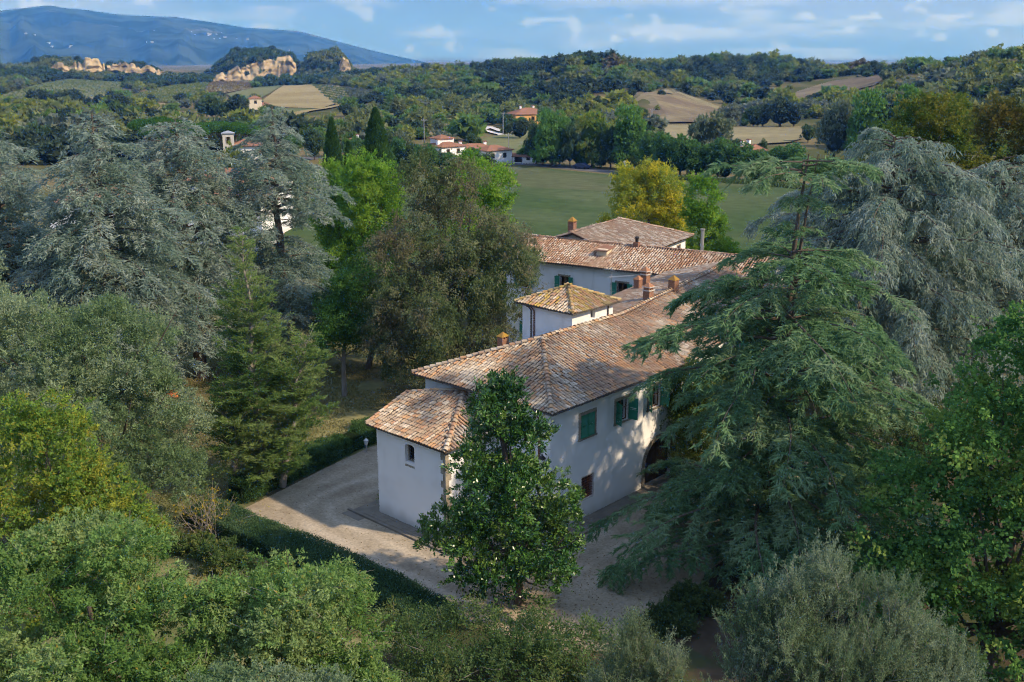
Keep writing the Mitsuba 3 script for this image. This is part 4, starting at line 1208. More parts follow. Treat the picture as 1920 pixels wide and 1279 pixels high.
class Leaves:
    """Collects leaf blades; each is a triangle, or a rhomb of two."""

    def __init__(self, seed):
        self.R = np.random.default_rng(seed)
        self.v, self.f, self.c, self.n = [], [], [], 0

    def add(self, P, D, L, W, C, N=None, quad=False):
        R = self.R
        k = len(P)
        if k == 0:
            return
        D = unit(D)
        N = unit(R.normal(size=(k, 3))) if N is None else N
        Sd = unit(np.cross(D, N))
        L = np.broadcast_to(np.asarray(L, float), (k,))[:, None]
        W = np.broadcast_to(np.asarray(W, float), (k,))[:, None]
        if quad:
            v = np.stack([P, P + D * L * 0.5 + Sd * W / 2, P + D * L, P + D * L * 0.5 - Sd * W / 2], 1)
            f = (np.arange(k) * 4)[:, None, None] + np.array([[0, 1, 2], [0, 2, 3]])
        else:
            v = np.stack([P - Sd * W / 2, P + Sd * W / 2, P + D * L], 1)
            f = (np.arange(k) * 3)[:, None, None] + np.array([[0, 1, 2]])
        m = v.shape[1]
        self.v.append(v.reshape(-1, 3))
        self.f.append(f.reshape(-1, 3) + self.n)
        self.c.append(np.repeat(C, m, 0))
        self.n += k * m

    def tint(self, pal, P, k_scale=0.35, jitter=0.14, w=None):
        """A colour for each blade: the palette entry varies by patches and by chance."""
        R = self.R
        pal = np.asarray(pal, float) * LEAF
        n = len(pal)
        u = meshkit.fbm(P * k_scale + 11.3, 3, 7)
        u = np.clip((u - 0.28) / 0.44, 0, 0.999) * n + R.normal(0, 0.75, len(P))
        i = np.clip(np.floor(u), 0, n - 1).astype(int)
        return pal[i] * np.clip(1 + R.normal(0, jitter, (len(P), 1)), 0.5, 1.6)

    def out(self, name, bsdf, parent, **k):
        return put(name, (np.vstack(self.v), np.vstack(self.f)), bsdf, parent, color=np.vstack(self.c), **k)

    def mesh(self):
        return np.vstack(self.v), np.vstack(self.f), np.vstack(self.c)


def crown_points(R, lobes, n, shell=0.72, low=-0.75, rough_=0.45, seed=0, inner=0.15, bough=None):
    """Clump centres on the boughs that stand out of a union of ellipsoids, and their outward directions."""
    lb = np.asarray(lobes, float)
    sat = []
    for l in lb:
        for _ in range(4):
            e = unit(R.normal(size=3) + [0, 0, .5])
            s = R.uniform(.34, .55)
            sat.append([*(l[:3] + e * l[3:] * R.uniform(.72, .98)), *(l[3:] * s)])
    lb = np.vstack([lb, sat])
    area = (lb[:, 3] * lb[:, 4] + lb[:, 3] * lb[:, 5] + lb[:, 4] * lb[:, 5])
    size = float(np.cbrt(np.prod(np.asarray(lobes, float)[:, 3:], axis=1)).mean())
    bough = bough or 0.33 * size
    nb = int(np.clip(area.sum() * 4.2 / (bough ** 2 * 3.4), 12, 900))
    cs, ds, rs = [], [], []
    need = nb
    for _ in range(12):
        i = R.choice(len(lb), size=need * 2, p=area / area.sum())
        d = unit(R.normal(size=(need * 2, 3)))
        d[:, 2] = np.where(d[:, 2] < low, -d[:, 2], d[:, 2])
        rad = R.uniform(shell, 1.0, need * 2) * (1 - rough_ / 2 + rough_ * meshkit.fbm(d * 1.6 + i[:, None] * 3.7 + seed, 2, seed))
        rad = np.where(R.random(need * 2) < inner, rad * R.uniform(0.2, 0.8, need * 2), rad)
        p = lb[i, :3] + d * np.maximum(lb[i, 3:] - 0.72 * bough, 0.3 * lb[i, 3:]) * rad[:, None]
        inside = np.zeros(len(p), bool)
        for j in range(len(lb)):
            q = np.linalg.norm((p - lb[j, :3]) / lb[j, 3:], axis=1)
            inside |= (q < 0.5) & (i != j) & (R.random(len(p)) > 0.12)
        cs.append(p[~inside])
        ds.append(d[~inside])
        need = nb - sum(map(len, cs))
        if need <= 0:
            break
    C, Dc = np.vstack(cs)[:nb], np.vstack(ds)[:nb]
    rb = bough * R.uniform(.45, 1.4, len(C))
    j = R.choice(len(C), size=n, p=rb ** 2 / (rb ** 2).sum())
    e = unit(R.normal(size=(n, 3)) + Dc[j] * .75 + np.array([0, 0, .35]))
    P = C[j] + e * rb[j, None] * np.array([1, 1, .72]) * R.uniform(.55, 1.0, (n, 1)) ** .5
    return P, unit(e + .5 * Dc[j])


def limbs(R, base, top, lobes, r0, lean=(0, 0), sides=8, n=None):
    """A tapering trunk from base to top with limbs out to the lobes."""
    base, top = np.array(base, float), np.array(top, float)
    t = np.linspace(0, 1, 7)[:, None]
    bend = np.array([R.normal(0, .25), R.normal(0, .25), 0])
    tr = base + (top - base) * t + bend * np.sin(np.pi * t)
    parts = [tube(tr, r0 * (1.15 - 0.85 * t[:, 0]), sides)]
    for l in (lobes if n is None else lobes[:n]):
        c = np.array(l[:3], float)
        s = np.clip((c[2] - base[2]) / max(top[2] - base[2], .1) * 0.75 - 0.1 + R.normal(0, .05), 0.15, 0.92)
        a = base + (top - base) * s + bend * math.sin(math.pi * s)
        for q in range(2):
            e = c + R.normal(0, .35, 3) * np.array(l[3:]) + np.array([0, 0, 0.3 * l[5]])
            m = (a + e) / 2 + np.array([0, 0, -.12]) * np.linalg.norm(e - a) + R.normal(0, .15, 3)
            parts.append(tube([a, (a + m) / 2 + R.normal(0, .05, 3), m, (m + e) / 2 + R.normal(0, .1, 3), e], np.array([.42, .34, .25, .16, .05]) * r0 * (1 - .4 * s), 5, cap=False))
    return join(parts)


def broadleaf(key, seed, lobes, clumps, per, cr, L, W, pal, base, r0, quad=False, up=0.15, droop=0.2, bsdf='leaf', rough_=0.45, inner=0.15, shell=0.72, bark='bark', top=None, low=-0.75, flat=0.75, kscale=0.35, twigs=0, fleck=None):
    Lv = Leaves(seed)
    R = Lv.R
    P, D = crown_points(R, lobes, clumps, rough_=rough_, seed=seed, inner=inner, shell=shell, low=low)
    n = len(P)
    k = R.poisson(per, n)
    idx = np.repeat(np.arange(n), k)
    crs = cr * R.uniform(0.6, 1.35, n)[idx, None]
    axis = unit(D * 0.8 + R.normal(0, .75, (n, 3)) + np.array([0, 0, .25 - droop * .9]))
    tt = R.uniform(-1.0, 1.25, (len(idx), 1))
    off = axis[idx] * tt * crs * 1.55 + R.normal(size=(len(idx), 3)) * crs * 0.50 * (1.15 - .4 * np.abs(tt)) * np.array([1, 1, flat])
    pos = P[idx] + off
    d = unit(axis[idx] * 0.75 + D[idx] * 0.25 + R.normal(0, 0.6, (len(idx), 3)) + np.array([0, 0, up - droop]))
    nrm = unit(R.normal(0, 0.75, (len(idx), 3)) + D[idx] * 0.5 + np.array([0, 0, 0.7]))
    col = Lv.tint(pal, P, kscale, 0.05)[idx] * np.clip(1 + R.normal(0, 0.17, (len(idx), 1)), .5, 1.6)
    if fleck is not None:
        hit = R.random(len(idx)) < fleck[1]
        col[hit] = np.array(fleck[0]) * R.uniform(.7, 1.2, (hit.sum(), 1))
    s = R.uniform(0.65, 1.35, len(idx))
    Lv.add(pos, d, L * s, W * s, col, nrm, quad)
    Lv.out('crown', bsdf, key)
    lb = list(lobes)
    top = top or (np.mean([l[0] for l in lb]), np.mean([l[1] for l in lb]), max(l[2] for l in lb) - .2)
    put('trunk', limbs(R, base, top, lb, r0), bark, key, smooth=40)
    if twigs:
        tw = []
        for i in R.choice(n, min(twigs, n), replace=False):
            a = P[i]
            tw.append(tube([a - D[i] * .5, a + R.normal(0, .05, 3), a + D[i] * R.uniform(.3, .6) + R.normal(0, .1, 3)], [.014, .011, .004], 4, cap=False))
        put('twigs', join(tw), 'pale_bark', key, kind='stuff')


def conifer(key, seed, base, H, z0, nb, radius, pal, rise=0.12, droop=0.35, sec=0.42, step=0.34, ndl=(0.30, 0.075), hang=0.5, up=0.0, dn=0.115, per=2, trunk_r=0.45, lean=(0, 0), spread=0.8, az_off=None, skip=None, twin=False, trunk_mat='bark', zpow=1.0, sec_droop=0.25, secmax=2.6, tip=0.0, gapz=None, wob=0.12, tuft=0.0, tiers=0, vary=.22, flat_top=0.0):
    """A cedar: tiers of limbs, each carrying a flat spray of side shoots set with needle tufts."""
    Lv = Leaves(seed)
    R = Lv.R
    base = np.array(base, float)
    lean = np.array([lean[0], lean[1], 0.0])
    wood = []
    zs = np.linspace(0, 1, 9)
    bend = R.normal(0, 0.12, (9, 3)) * np.array([1, 1, 0])
    tr = base + np.stack([lean[0] * zs, lean[1] * zs, H * zs], 1) + bend
    wood.append(tube(tr, trunk_r * (1.1 - 1.02 * zs), 9))
    if twin:
        tr2 = tr[4:].copy()
        tr2[:, :2] += np.linspace(0.1, 0.55, 5)[:, None] * np.array([1.0, 0.3])
        wood.append(tube(tr2, trunk_r * (0.8 - .75 * zs[4:]), 8))
    order = (np.arange(nb) + 0.5) / nb
    for b in range(nb):
        zf = order[b] ** zpow
        if tiers:
            zf = (math.floor(zf * tiers) + .5 + R.normal(0, .13)) / tiers
        z = z0 + (H - z0) * zf + R.normal(0, .08)
        if gapz and any(a < z < c and R.random() < pr for a, c, pr in gapz):
            continue
        az = b * 2.39996 + R.normal(0, .25)
        Lb = radius(z, az) * R.uniform(1.08 - 1.5 * vary, 1.12)
        if Lb < 0.3:
            continue
        o = base + lean * (z / H) + np.array([0, 0, z])
        h = np.array([math.cos(az), math.sin(az), 0])
        sd = np.array([-h[1], h[0], 0])
        ns = max(5, int(Lb / 0.5))
        s = np.linspace(0, 1, ns)
        rs_, dp = rise * R.uniform(.6, 1.4) * (1 - .6 * flat_top * zf ** 4), droop * R.uniform(.7, 1.3) * (1 - .8 * flat_top * zf ** 4)
        cur = R.normal(0, wob)
        spine = o + (h[None] * s[:, None] + sd[None] * (cur * s[:, None] ** 2)) * Lb + Z3 * (Lb * (rs_ * s - dp * s ** 2))[:, None] - Z3 * (tip * Lb * np.clip(s - .7, 0, 1) ** 2 * 6)[:, None]
        wood.append(tube(spine, 0.010 + 0.0125 * Lb * (1 - s) ** 1.3 * trunk_r / 0.45, 5, cap=False))
        m = max(4, int(Lb / step) * 2)
        q = np.sort(R.uniform(0.14, 1.0, m))
        side = np.where(np.arange(m) % 2 == 0, 1.0, -1.0)
        po = np.stack([np.interp(q, s, spine[:, i]) for i in range(3)], 1)
        tg = unit(np.stack([np.interp(q, s, np.gradient(spine[:, i], s)) for i in range(3)], 1))
        l2 = (np.minimum(sec * Lb, secmax) * np.clip(1.03 - q, 0, 1) ** 0.55 * np.clip(q * 3.2, .35, 1) + 0.3) * R.uniform(.6, 1.25, m)
        d2 = unit(tg * 0.8 + sd[None] * side[:, None] * spread * R.uniform(.6, 1.3, (m, 1)) + R.normal(0, .16, (m, 3)) + Z3 * R.normal(0.02, .12, (m, 1)))
        # side shoots: points along them
        cnt = np.maximum(2, (l2 / dn).astype(int)) * per
        ii = np.repeat(np.arange(m), cnt)
        t = R.random(len(ii)) ** 0.85
        dist = t * l2[ii]
        p = po[ii] + d2[ii] * dist[:, None] - Z3 * (sec_droop * dist ** 2 / np.maximum(l2[ii], .4))[:, None]
        p = p + R.normal(0, 0.05 + tuft, (len(ii), 3)) * np.array([1, 1, .7])
        lat = unit(np.cross(d2[ii], Z3)) * R.choice([-1.0, 1.0], len(ii))[:, None]
        D = unit(d2[ii] * 0.65 + lat * R.uniform(.2, 1.0, (len(ii), 1)) + R.normal(0, .25, (len(ii), 3)) + Z3 * (up - hang * R.uniform(.4, 1.3, (len(ii), 1)) * (0.4 + t[:, None])))
        col = Lv.tint(pal, p, 0.5, 0.13)
        sz = R.uniform(.65, 1.3, len(ii))
        Lv.add(p, D, ndl[0] * sz, ndl[1] * sz, col)
    Lv.out('crown', 'leaf', key)
    put('trunk', join(wood), trunk_mat, key, smooth=40)


def prof(*pts):
    z, r = zip(*pts)
    return lambda zz, az=0.0: float(np.interp(zz, z, r))


G_DEODAR = [(0.0676, 0.1314, 0.0591), (0.0902, 0.1588, 0.0726), (0.1129, 0.1861, 0.0908), (0.1466, 0.2081, 0.1135)]
G_BLUE = [(0.1083, 0.1578, 0.1229), (0.1359, 0.1832, 0.1454), (0.1674, 0.2114, 0.1724), (0.1969, 0.2338, 0.1975)]
G_HOLM = [(0.0878, 0.1342, 0.0598), (0.1129, 0.1662, 0.0778), (0.1442, 0.1918, 0.1017), (0.163, 0.2045, 0.1197)]
G_OAK = [(0.0776, 0.145, 0.0361), (0.0998, 0.174, 0.0473), (0.1275, 0.203, 0.0619), (0.1608, 0.2204, 0.0843)]
G_YELLOW = [(0.0832, 0.149, 0.027), (0.101, 0.1677, 0.0315), (0.1307, 0.1863, 0.0315), (0.1069, 0.1739, 0.036), (0.1782, 0.1987, 0.0315)]
G_BEECH = [(0.0628, 0.091, 0.0381), (0.0857, 0.1114, 0.049), (0.1199, 0.1342, 0.0708), (0.1085, 0.1023, 0.06)]
G_MAGNOLIA = [(0.0137, 0.0426, 0.0072), (0.0215, 0.0608, 0.0099), (0.0351, 0.0811, 0.0126), (0.0536, 0.0963, 0.0162)]
G_BRIGHT = [(0.078, 0.1625, 0.0216), (0.1105, 0.2015, 0.0264), (0.1495, 0.234, 0.0336)]
G_PLANE = [(0.0525, 0.119, 0.033), (0.0722, 0.154, 0.0396), (0.105, 0.196, 0.0462), (0.1575, 0.224, 0.0528)]
G_OLIVE = [(0.076, 0.115, 0.057), (0.0997, 0.14, 0.076), (0.1235, 0.165, 0.095), (0.1472, 0.185, 0.1187)]
G_GOLD = [(0.258, 0.2574, 0.026), (0.3225, 0.2904, 0.03), (0.2193, 0.2376, 0.03), (0.1548, 0.198, 0.035)]
G_RUST = [(0.0429, 0.0816, 0.018), (0.0663, 0.102, 0.02), (0.1014, 0.1224, 0.022), (0.1248, 0.1275, 0.025)]
G_YEW = [(0.057, 0.1075, 0.033), (0.0854, 0.1391, 0.0385), (0.114, 0.1708, 0.0495), (0.1368, 0.1834, 0.066)]

# magnolia before the villa corner
k = thing('magnolia_tree', 'glossy dark green magnolia standing in front of the villa corner', 'tree')
MX, MY = 0.35, 47.2
broadleaf(k, 101, [(MX - 1.1, MY, 10.2, 1.75, 1.7, 2.0), (MX - .9, MY - .1, 8.2, 2.35, 2.2, 2.2), (MX - .6, MY - .3, 6.0, 3.1, 2.8, 2.1), (MX - .2, MY - .3, 3.9, 3.6, 3.3, 1.9), (MX - .2, MY - .2, 2.0, 3.2, 3.0, 1.5), (MX + 1.7, MY - .4, 4.9, 1.5, 1.6, 1.1), (MX - 2.9, MY - .3, 4.0, 1.5, 1.6, 1.2)],
          1500, 46, 0.19, 0.20, 0.085, G_MAGNOLIA, (MX, MY, 0), 0.22, quad=True, up=0.55, droop=0.2, bsdf='glossy_leaf', rough_=0.6, inner=0.2, shell=0.66, top=(MX - 1.2, MY, 10.8), flat=0.8)

# the great deodar
k = thing('deodar_cedar', 'huge green deodar cedar with drooping tiers and a bare twin top', 'tree')


def deodar_reach(z, az):
    """Limb length: broad shelves, shorter over the facade windows on the house side, a bare neck under the flat top."""
    r = float(np.interp(z, [1.0, 3.0, 4.6, 6.0, 9.0, 11.0, 12.6, 13.8, 15.0, 16.6, 17.8, 18.4, 20.0, 21.2, 22.3], [8.6, 11.0, 10.4, 9.2, 9.6, 10.4, 10.4, 9.0, 6.6, 5.0, 3.0, 1.6, 2.6, 4.8, 4.0]))
    house = max(0.0, math.cos(az - 2.9))
    k = float(np.interp(z, [2, 3.6, 4.6, 9.8, 11.2], [1.0, .97, .52, .54, 1.0]))
    return r * (1 - (1 - k) * min(1.0, 1.9 * house))


conifer(k, 102, (13.9, 52.4, 0), 22.3, 0.9, 150, deodar_reach, G_DEODAR, rise=0.20, droop=0.25, sec=0.40, step=0.42, ndl=(0.36, 0.085), hang=0.38, dn=0.105, per=4, trunk_r=0.42, lean=(1.0, 0.6), twin=True, zpow=1.28, sec_droop=0.32, secmax=2.1, tip=0.14, gapz=[(17.4, 20.6, 0.6)], tiers=14, vary=.40, wob=.2, flat_top=1.0)

# blue Atlas cedars at left
for seed, lab, bx, by, H_, lean, pr, nb, gp in [
    (111, 'blue grey cedar at the far left edge of the park', -31.0, 75, 23.2, (1.0, 0), prof((2.5, 6.2), (7, 7.6), (12, 7.2), (16, 5.6), (19.5, 3.6), (22, 2.0), (23.2, .8)), 165, []),
    (115, 'blue grey cedar cut by the left edge of the picture', -40.5, 80, 22.0, (0.5, 0), prof((3, 7), (9, 8), (14, 7.0), (18, 4.8), (22.0, 1.2)), 130, []),
    (112, 'blue grey cedar with broad crown between two other blue cedars', -27.2, 86, 22.2, (-.6, 0), prof((4, 5.0), (9, 7.0), (14, 7.2), (18, 5.8), (20.5, 4.0), (22.2, 1.4)), 150, [(7, 9.5, .5)]),
    (113, 'blue grey cedar with bare trunk showing below its crown, right of its row', -21.2, 92, 23.0, (0.2, 0), prof((4, 6.2), (8, 7.0), (10.5, 4.0), (13, 4.6), (15.5, 7.0), (18.5, 4.8), (21, 2.6), (23.0, .6)), 150, [(10.4, 13.4, .62)])]:
    k = thing('blue_cedar', lab, 'tree', 'blue cedars in the park')
    conifer(k, seed, (bx, by, 0), H_, 2.6, nb, pr, G_BLUE, rise=0.30, droop=0.40, sec=0.36, step=0.42, ndl=(0.36, 0.10), hang=0.35, up=0.08, dn=0.14, per=3, trunk_r=0.55, lean=lean, sec_droop=0.42, secmax=2.4, tuft=.05, gapz=gp, vary=.36, wob=.2, tip=.08)
k = thing('blue_cedar', 'tall weeping blue grey cedar behind the green deodar at right', 'tree', 'blue cedars in the park')
conifer(k, 114, (27.6, 75, 0), 21.6, 3.0, 130, lambda z, az: float(np.interp(z, [3, 8, 13, 17, 19.5, 21.4], [7.5, 10.2, 10.8, 8.6, 6.2, 3.6])), G_BLUE, rise=0.30, droop=0.36, sec=0.33, step=0.42, ndl=(0.40, 0.10), hang=1.0, dn=0.13, per=3, trunk_r=0.6, sec_droop=0.75, secmax=2.4, tip=.15, tuft=.05, vary=.4, wob=.2)

k = thing('blue_cedar', 'blue grey cedar cut by the right edge of the picture', 'tree', 'blue cedars in the park')
conifer(k, 116, (38.5, 81, 0), 19.6, 3.0, 90, prof((3, 7), (9, 8.0), (14, 7.6), (17.5, 6.4), (19.6, 3.4)), G_BLUE, rise=0.26, droop=0.32, sec=0.34, step=0.46, ndl=(0.40, 0.11), hang=.9, dn=0.14, per=3, trunk_r=0.5, sec_droop=0.7, secmax=2.4, tip=.15, tuft=.05, vary=.4, wob=.2)

# holm oaks, yellow maple and foreground oaks at left
k = thing('holm_oak', 'big rounded grey green evergreen oak left of the dark yew', 'tree')
broadleaf(k, 121, [(-22.8, 56, 10.6, 3.8, 3.8, 3.4), (-26.4, 55, 10.8, 4.4, 4.2, 3.8), (-21.0, 56.0, 6.6, 2.8, 3.2, 3.4), (-24.6, 53.6, 6.6, 4.2, 4, 4), (-19.9, 55.7, 3.4, 2.0, 2.4, 2.6), (-30.4, 56, 11.2, 3.8, 4, 4.0), (-23, 53.4, 3.2, 3.2, 3, 2.6)],
          3200, 46, 0.26, 0.16, 0.08, G_HOLM, (-24, 56, 0), 0.42, up=0.6, rough_=0.34, inner=0.1, shell=0.8)
k = thing('yellowing_maple', 'yellow and green autumn maple at the left edge below the grey oak', 'tree')
broadleaf(k, 122, [(-20.4, 41.5, 10.2, 2.9, 2.9, 2.6), (-18.2, 41.0, 8.0, 2.2, 2.4, 2.4), (-22.6, 40.2, 7.6, 3.0, 2.8, 3), (-18.6, 40, 5.2, 2.6, 2.6, 2.4), (-16.9, 41.2, 6.0, 1.5, 1.7, 1.7)],
          1600, 44, 0.21, 0.14, 0.09, G_YELLOW, (-20, 41.5, 0), 0.25, rough_=0.5, twigs=60, fleck=((.36, .32, .05), .10))
k = thing('young_oak', 'light green oak with rounded crown at bottom left beside the drive hedge', 'tree', 'oaks at the bottom left')
broadleaf(k, 123, [(-7.7, 33.2, 7.6, 2.3, 2.3, 2.0), (-6.3, 33.6, 6.6, 1.8, 1.9, 2.0), (-8.8, 32.2, 6.4, 2.4, 2.2, 2.2), (-6.6, 32.2, 5.2, 1.9, 2.0, 2.0), (-9.9, 32.8, 7.4, 1.6, 1.7, 1.6)],
          1700, 46, 0.17, 0.12, 0.07, G_OAK, (-7.6, 33.2, 0), 0.2, rough_=0.55, twigs=160, fleck=((.36, .30, .06), .02))
k = thing('young_oak', 'wide light green oak filling the bottom left corner', 'tree', 'oaks at the bottom left')
broadleaf(k, 124, [(-14.4, 33.2, 9.2, 2.5, 2.4, 2.1), (-12.4, 31.6, 7.6, 2.4, 2.2, 2.1), (-16.6, 32.2, 8.0, 2.8, 2.5, 2.4), (-14.2, 30.2, 6.4, 2.6, 2.2, 2.2), (-11.2, 30.0, 5.8, 2.0, 2, 2.0), (-17.6, 30.2, 5.8, 2.6, 2.4, 2.4)],
          2700, 44, 0.18, 0.125, 0.072, G_OAK, (-14.4, 32.6, 0), 0.26, rough_=0.55, twigs=240, fleck=((.36, .30, .06), .015))
k = thing('young_oak', 'low grey green oak at the bottom edge left of centre', 'tree', 'oaks at the bottom left')
broadleaf(k, 125, [(-6.2, 28.6, 6.4, 1.9, 1.8, 1.7), (-9.0, 27.6, 6.9, 2.2, 2, 1.9), (-4.6, 28.4, 5.2, 1.3, 1.5, 1.5)],
          1150, 44, 0.17, 0.115, 0.062, [(0.09, 0.14, 0.065), (0.115, 0.165, 0.085), (0.14, 0.185, 0.11)], (-7, 28.6, 0), 0.2, rough_=0.5, twigs=60)

# dark yew beside the drive
k = thing('yew_tree', 'feathery dark yew with upswept pale branches beside the left hedge', 'tree')
for i, (ox, oy, H_, ln, pr, nb) in enumerate([(-.1, 0, 16.8, (-.5, .5), prof((0, 2.6), (3, 3.0), (7, 2.6), (10, 2.0), (12, 1.5), (13.6, 1.0), (15.6, .6), (16.8, .34)), 175), (.9, .5, 9.6, (2.0, .6), prof((0, 2.4), (3, 2.7), (6.5, 2.2), (9.6, .7)), 100), (-1.4, -.4, 7.6, (-.9, 0), prof((0, 2.0), (3, 2.2), (7.6, .4)), 70)]):
    conifer(k, 131 + i, (-16.0 + ox, 61.6 + oy, 0), H_, 0.2, nb, pr, G_YEW, rise=1.45, droop=0.55, sec=0.40, step=0.24, ndl=(0.25, 0.055), hang=0.25, up=0.32, dn=0.095, per=3, trunk_r=0.26, lean=ln, sec_droop=0.12, secmax=1.2, trunk_mat='pale_bark', spread=.7, vary=.4)

# copper beech, small lawn tree
k = thing('copper_beech', 'large copper beech with drooping brownish crown behind the villa', 'tree')
broadleaf(k, 141, [(-5.0, 81, 14.6, 4.4, 4.2, 4.0), (-8.6, 80, 10.2, 3.8, 4, 4.6), (-1.4, 80.5, 11.0, 3.9, 4, 4.6), (-5.0, 78, 8.0, 5.2, 4, 5.0), (-8.8, 79.5, 5.2, 3.4, 3.4, 3.4), (-1.4, 80, 5.6, 3.8, 3.6, 3.8), (-4.6, 77.4, 4.0, 4, 3, 3)],
          2700, 46, 0.33, 0.20, 0.10, G_BEECH, (-5, 81, 0), 0.5, top=(-5, 81, 9.5), up=0.0, droop=0.8, rough_=0.5, flat=1.25, inner=.1, twigs=70)
k = thing('lawn_tree', 'small fresh green tree with pale slim trunk on the lawn', 'tree')
broadleaf(k, 142, [(-13.6, 81, 6.6, 2.6, 2.6, 2.2), (-12.4, 80.6, 8.4, 2.2, 2.2, 2.0), (-14.6, 80.4, 4.9, 1.6, 1.6, 1.3), (-11.4, 80.4, 5.6, 2.0, 1.8, 1.8)], 620, 42, 0.34, 0.17, 0.10, [(0.05, 0.11, 0.025), (0.065, 0.14, 0.03), (0.09, 0.165, 0.035)], (-13.9, 80.8, 0), 0.2, rough_=0.5, bark='pale_bark')
k = thing('lawn_tree', 'dark green tree behind the yew at the edge of the beech', 'tree')
broadleaf(k, 143, [(-13.4, 88, 6.0, 3, 3, 4.0), (-11.2, 90, 4.0, 3, 3, 3.4)], 600, 44, 0.4, 0.2, 0.11, [(0.03, 0.065, 0.02), (0.045, 0.085, 0.025)], (-13, 88.6, 0), 0.25)

# bright trees and cypresses beyond
for seed, lab, x, y, z, w, pal in [(151, 'bright green tree below the tallest cypress', -15.6, 113, 17.0, 3.8, G_BRIGHT), (152, 'bright green tree rising behind the copper beech', -3.4, 108, 17.0, 4.1, G_BRIGHT), (153, 'lime green tree in front of the smaller cypress', -19.6, 116, 15.6, 2.6, G_BRIGHT)]:
    k = thing('bright_tree', lab, 'tree')
    broadleaf(k, seed, [(x - w * .35, y, z - 3.0, w * .62, w * .7, 3.2), (x + w * .4, y + .5, z - 3.6, w * .6, w * .7, 3.0), (x, y, z - 7, w * .95, w, 4.2), (x, y - .5, z - 11.4, w, w, 4.2)], 800, 44, 0.42, 0.24, 0.15, pal, (x, y, 0), 0.28, up=.5, rough_=.5)


def cypress(key, seed, x, y, h, r, pal):
    Lv = Leaves(seed)
    R = Lv.R
    n = int(15000 * (h * r) / 40)
    t = R.random(n) ** 0.9
    az = R.uniform(0, 2 * np.pi, n)
    rr = r * np.sin(np.pi * np.clip(t, 0, 1) ** 0.62) ** 0.75 * (0.80 + 0.42 * meshkit.fbm(np.stack([np.cos(az) * 2.2, np.sin(az) * 2.2, t * h * .55], -1), 3, seed)) * (0.75 + .25 * R.random(n) ** .4)
    P = np.stack([x + rr * np.cos(az), y + rr * np.sin(az), 0.3 + t * (h - .5)], -1)
    D = np.stack([np.cos(az) * .35, np.sin(az) * .35, np.full(n, 1.0)], -1) + R.normal(0, .25, (n, 3))
    Lv.add(P, D, 0.42 * R.uniform(.6, 1.3, n), 0.15, Lv.tint(pal, P, .8, .15), unit(np.stack([np.cos(az), np.sin(az), 0 * az + .2], -1) + R.normal(0, .5, (n, 3))))
    Lv.out('crown', 'leaf', key)
    put('trunk', tube([[x, y, -.2], [x, y, h * .7]], [.28, .06], 7), 'bark', key)


G_CYP = [(0.022, 0.055, 0.018), (0.032, 0.075, 0.022), (0.045, 0.095, 0.028)]
for seed, lab, x, y, h, r in [(161, 'tallest dark cypress spire at left of centre', -17.6, 135, 20.9, 2.9), (162, 'slim cypress left of the tallest one', -24.2, 140, 19.4, 1.9), (163, 'small cypress between the two tall ones', -22.2, 141, 16.2, 1.5)]:
    cypress(thing('cypress_tree', lab, 'tree', 'cypresses'), seed, x, y, h, r, G_CYP)

# behind the villa
k = thing('golden_tree', 'yellow autumn tree behind the rear house', 'tree')
broadleaf(k, 171, [(14.2, 118, 12.6, 2.7, 2.6, 3.0), (17.2, 118.5, 12.2, 2.7, 2.6, 3.2), (13.6, 117, 8.4, 3.0, 2.8, 3.4), (17.8, 117.5, 8.0, 3.0, 3, 3.6), (15.6, 117, 5, 3.6, 3, 3)], 1000, 44, 0.42, 0.24, 0.15, G_GOLD, (15.8, 118, 0), .3, rough_=.55, twigs=30)
k = thing('bright_tree', 'fresh green tree right of the yellow autumn tree', 'tree')
broadleaf(k, 172, [(20.7, 112, 11.6, 2.0, 2.2, 3.0), (21.4, 111.5, 8.0, 2.6, 2.6, 3.2), (20.6, 111, 4.6, 3.0, 2.8, 3.0), (22.8, 111, 5.2, 2.0, 2.2, 2.4)], 720, 44, 0.4, 0.24, 0.14, G_BRIGHT, (21, 112, 0), .25, rough_=.5)
k = thing('garden_shrub', 'olive green shrub bed right of the rear house', 'shrub')
broadleaf(k, 173, [(20.5, 106.5, 1.6, 2.6, 2.0, 1.8), (23.4, 107, 2.0, 2.2, 2.0, 2.2), (17.5, 107.5, 1.5, 2.0, 1.6, 1.6)], 420, 40, 0.35, 0.2, 0.11, [(0.09, 0.12, 0.04), (0.13, 0.15, 0.05)], (20.5, 107, 0), .1)
k = thing('tawny_oak', 'tall tawny oak rising behind the weeping blue cedar', 'tree')
broadleaf(k, 174, [(43.2, 106, 19.8, 4.4, 4.2, 4.2), (39.6, 105, 17.0, 3.6, 3.8, 4.2), (46.8, 105.5, 17.2, 3.8, 4, 4.4), (43, 104, 13, 6.0, 5, 5)], 1300, 44, 0.5, 0.28, 0.17, G_RUST, (43, 106, 0), .45, rough_=.6)
k = thing('tawny_oak', 'dark tawny oak cut by the right edge', 'tree')
broadleaf(k, 175, [(44.6, 87, 19.0, 4.2, 4, 4.6), (44.2, 86, 13.0, 5.0, 4.6, 5.4), (49.2, 86, 16.0, 4, 4, 5)], 900, 44, 0.48, 0.26, 0.16, [(0.04, 0.055, 0.02), (0.07, 0.075, 0.022), (0.11, 0.095, 0.025)], (45.5, 87, 0), .45, rough_=.55)

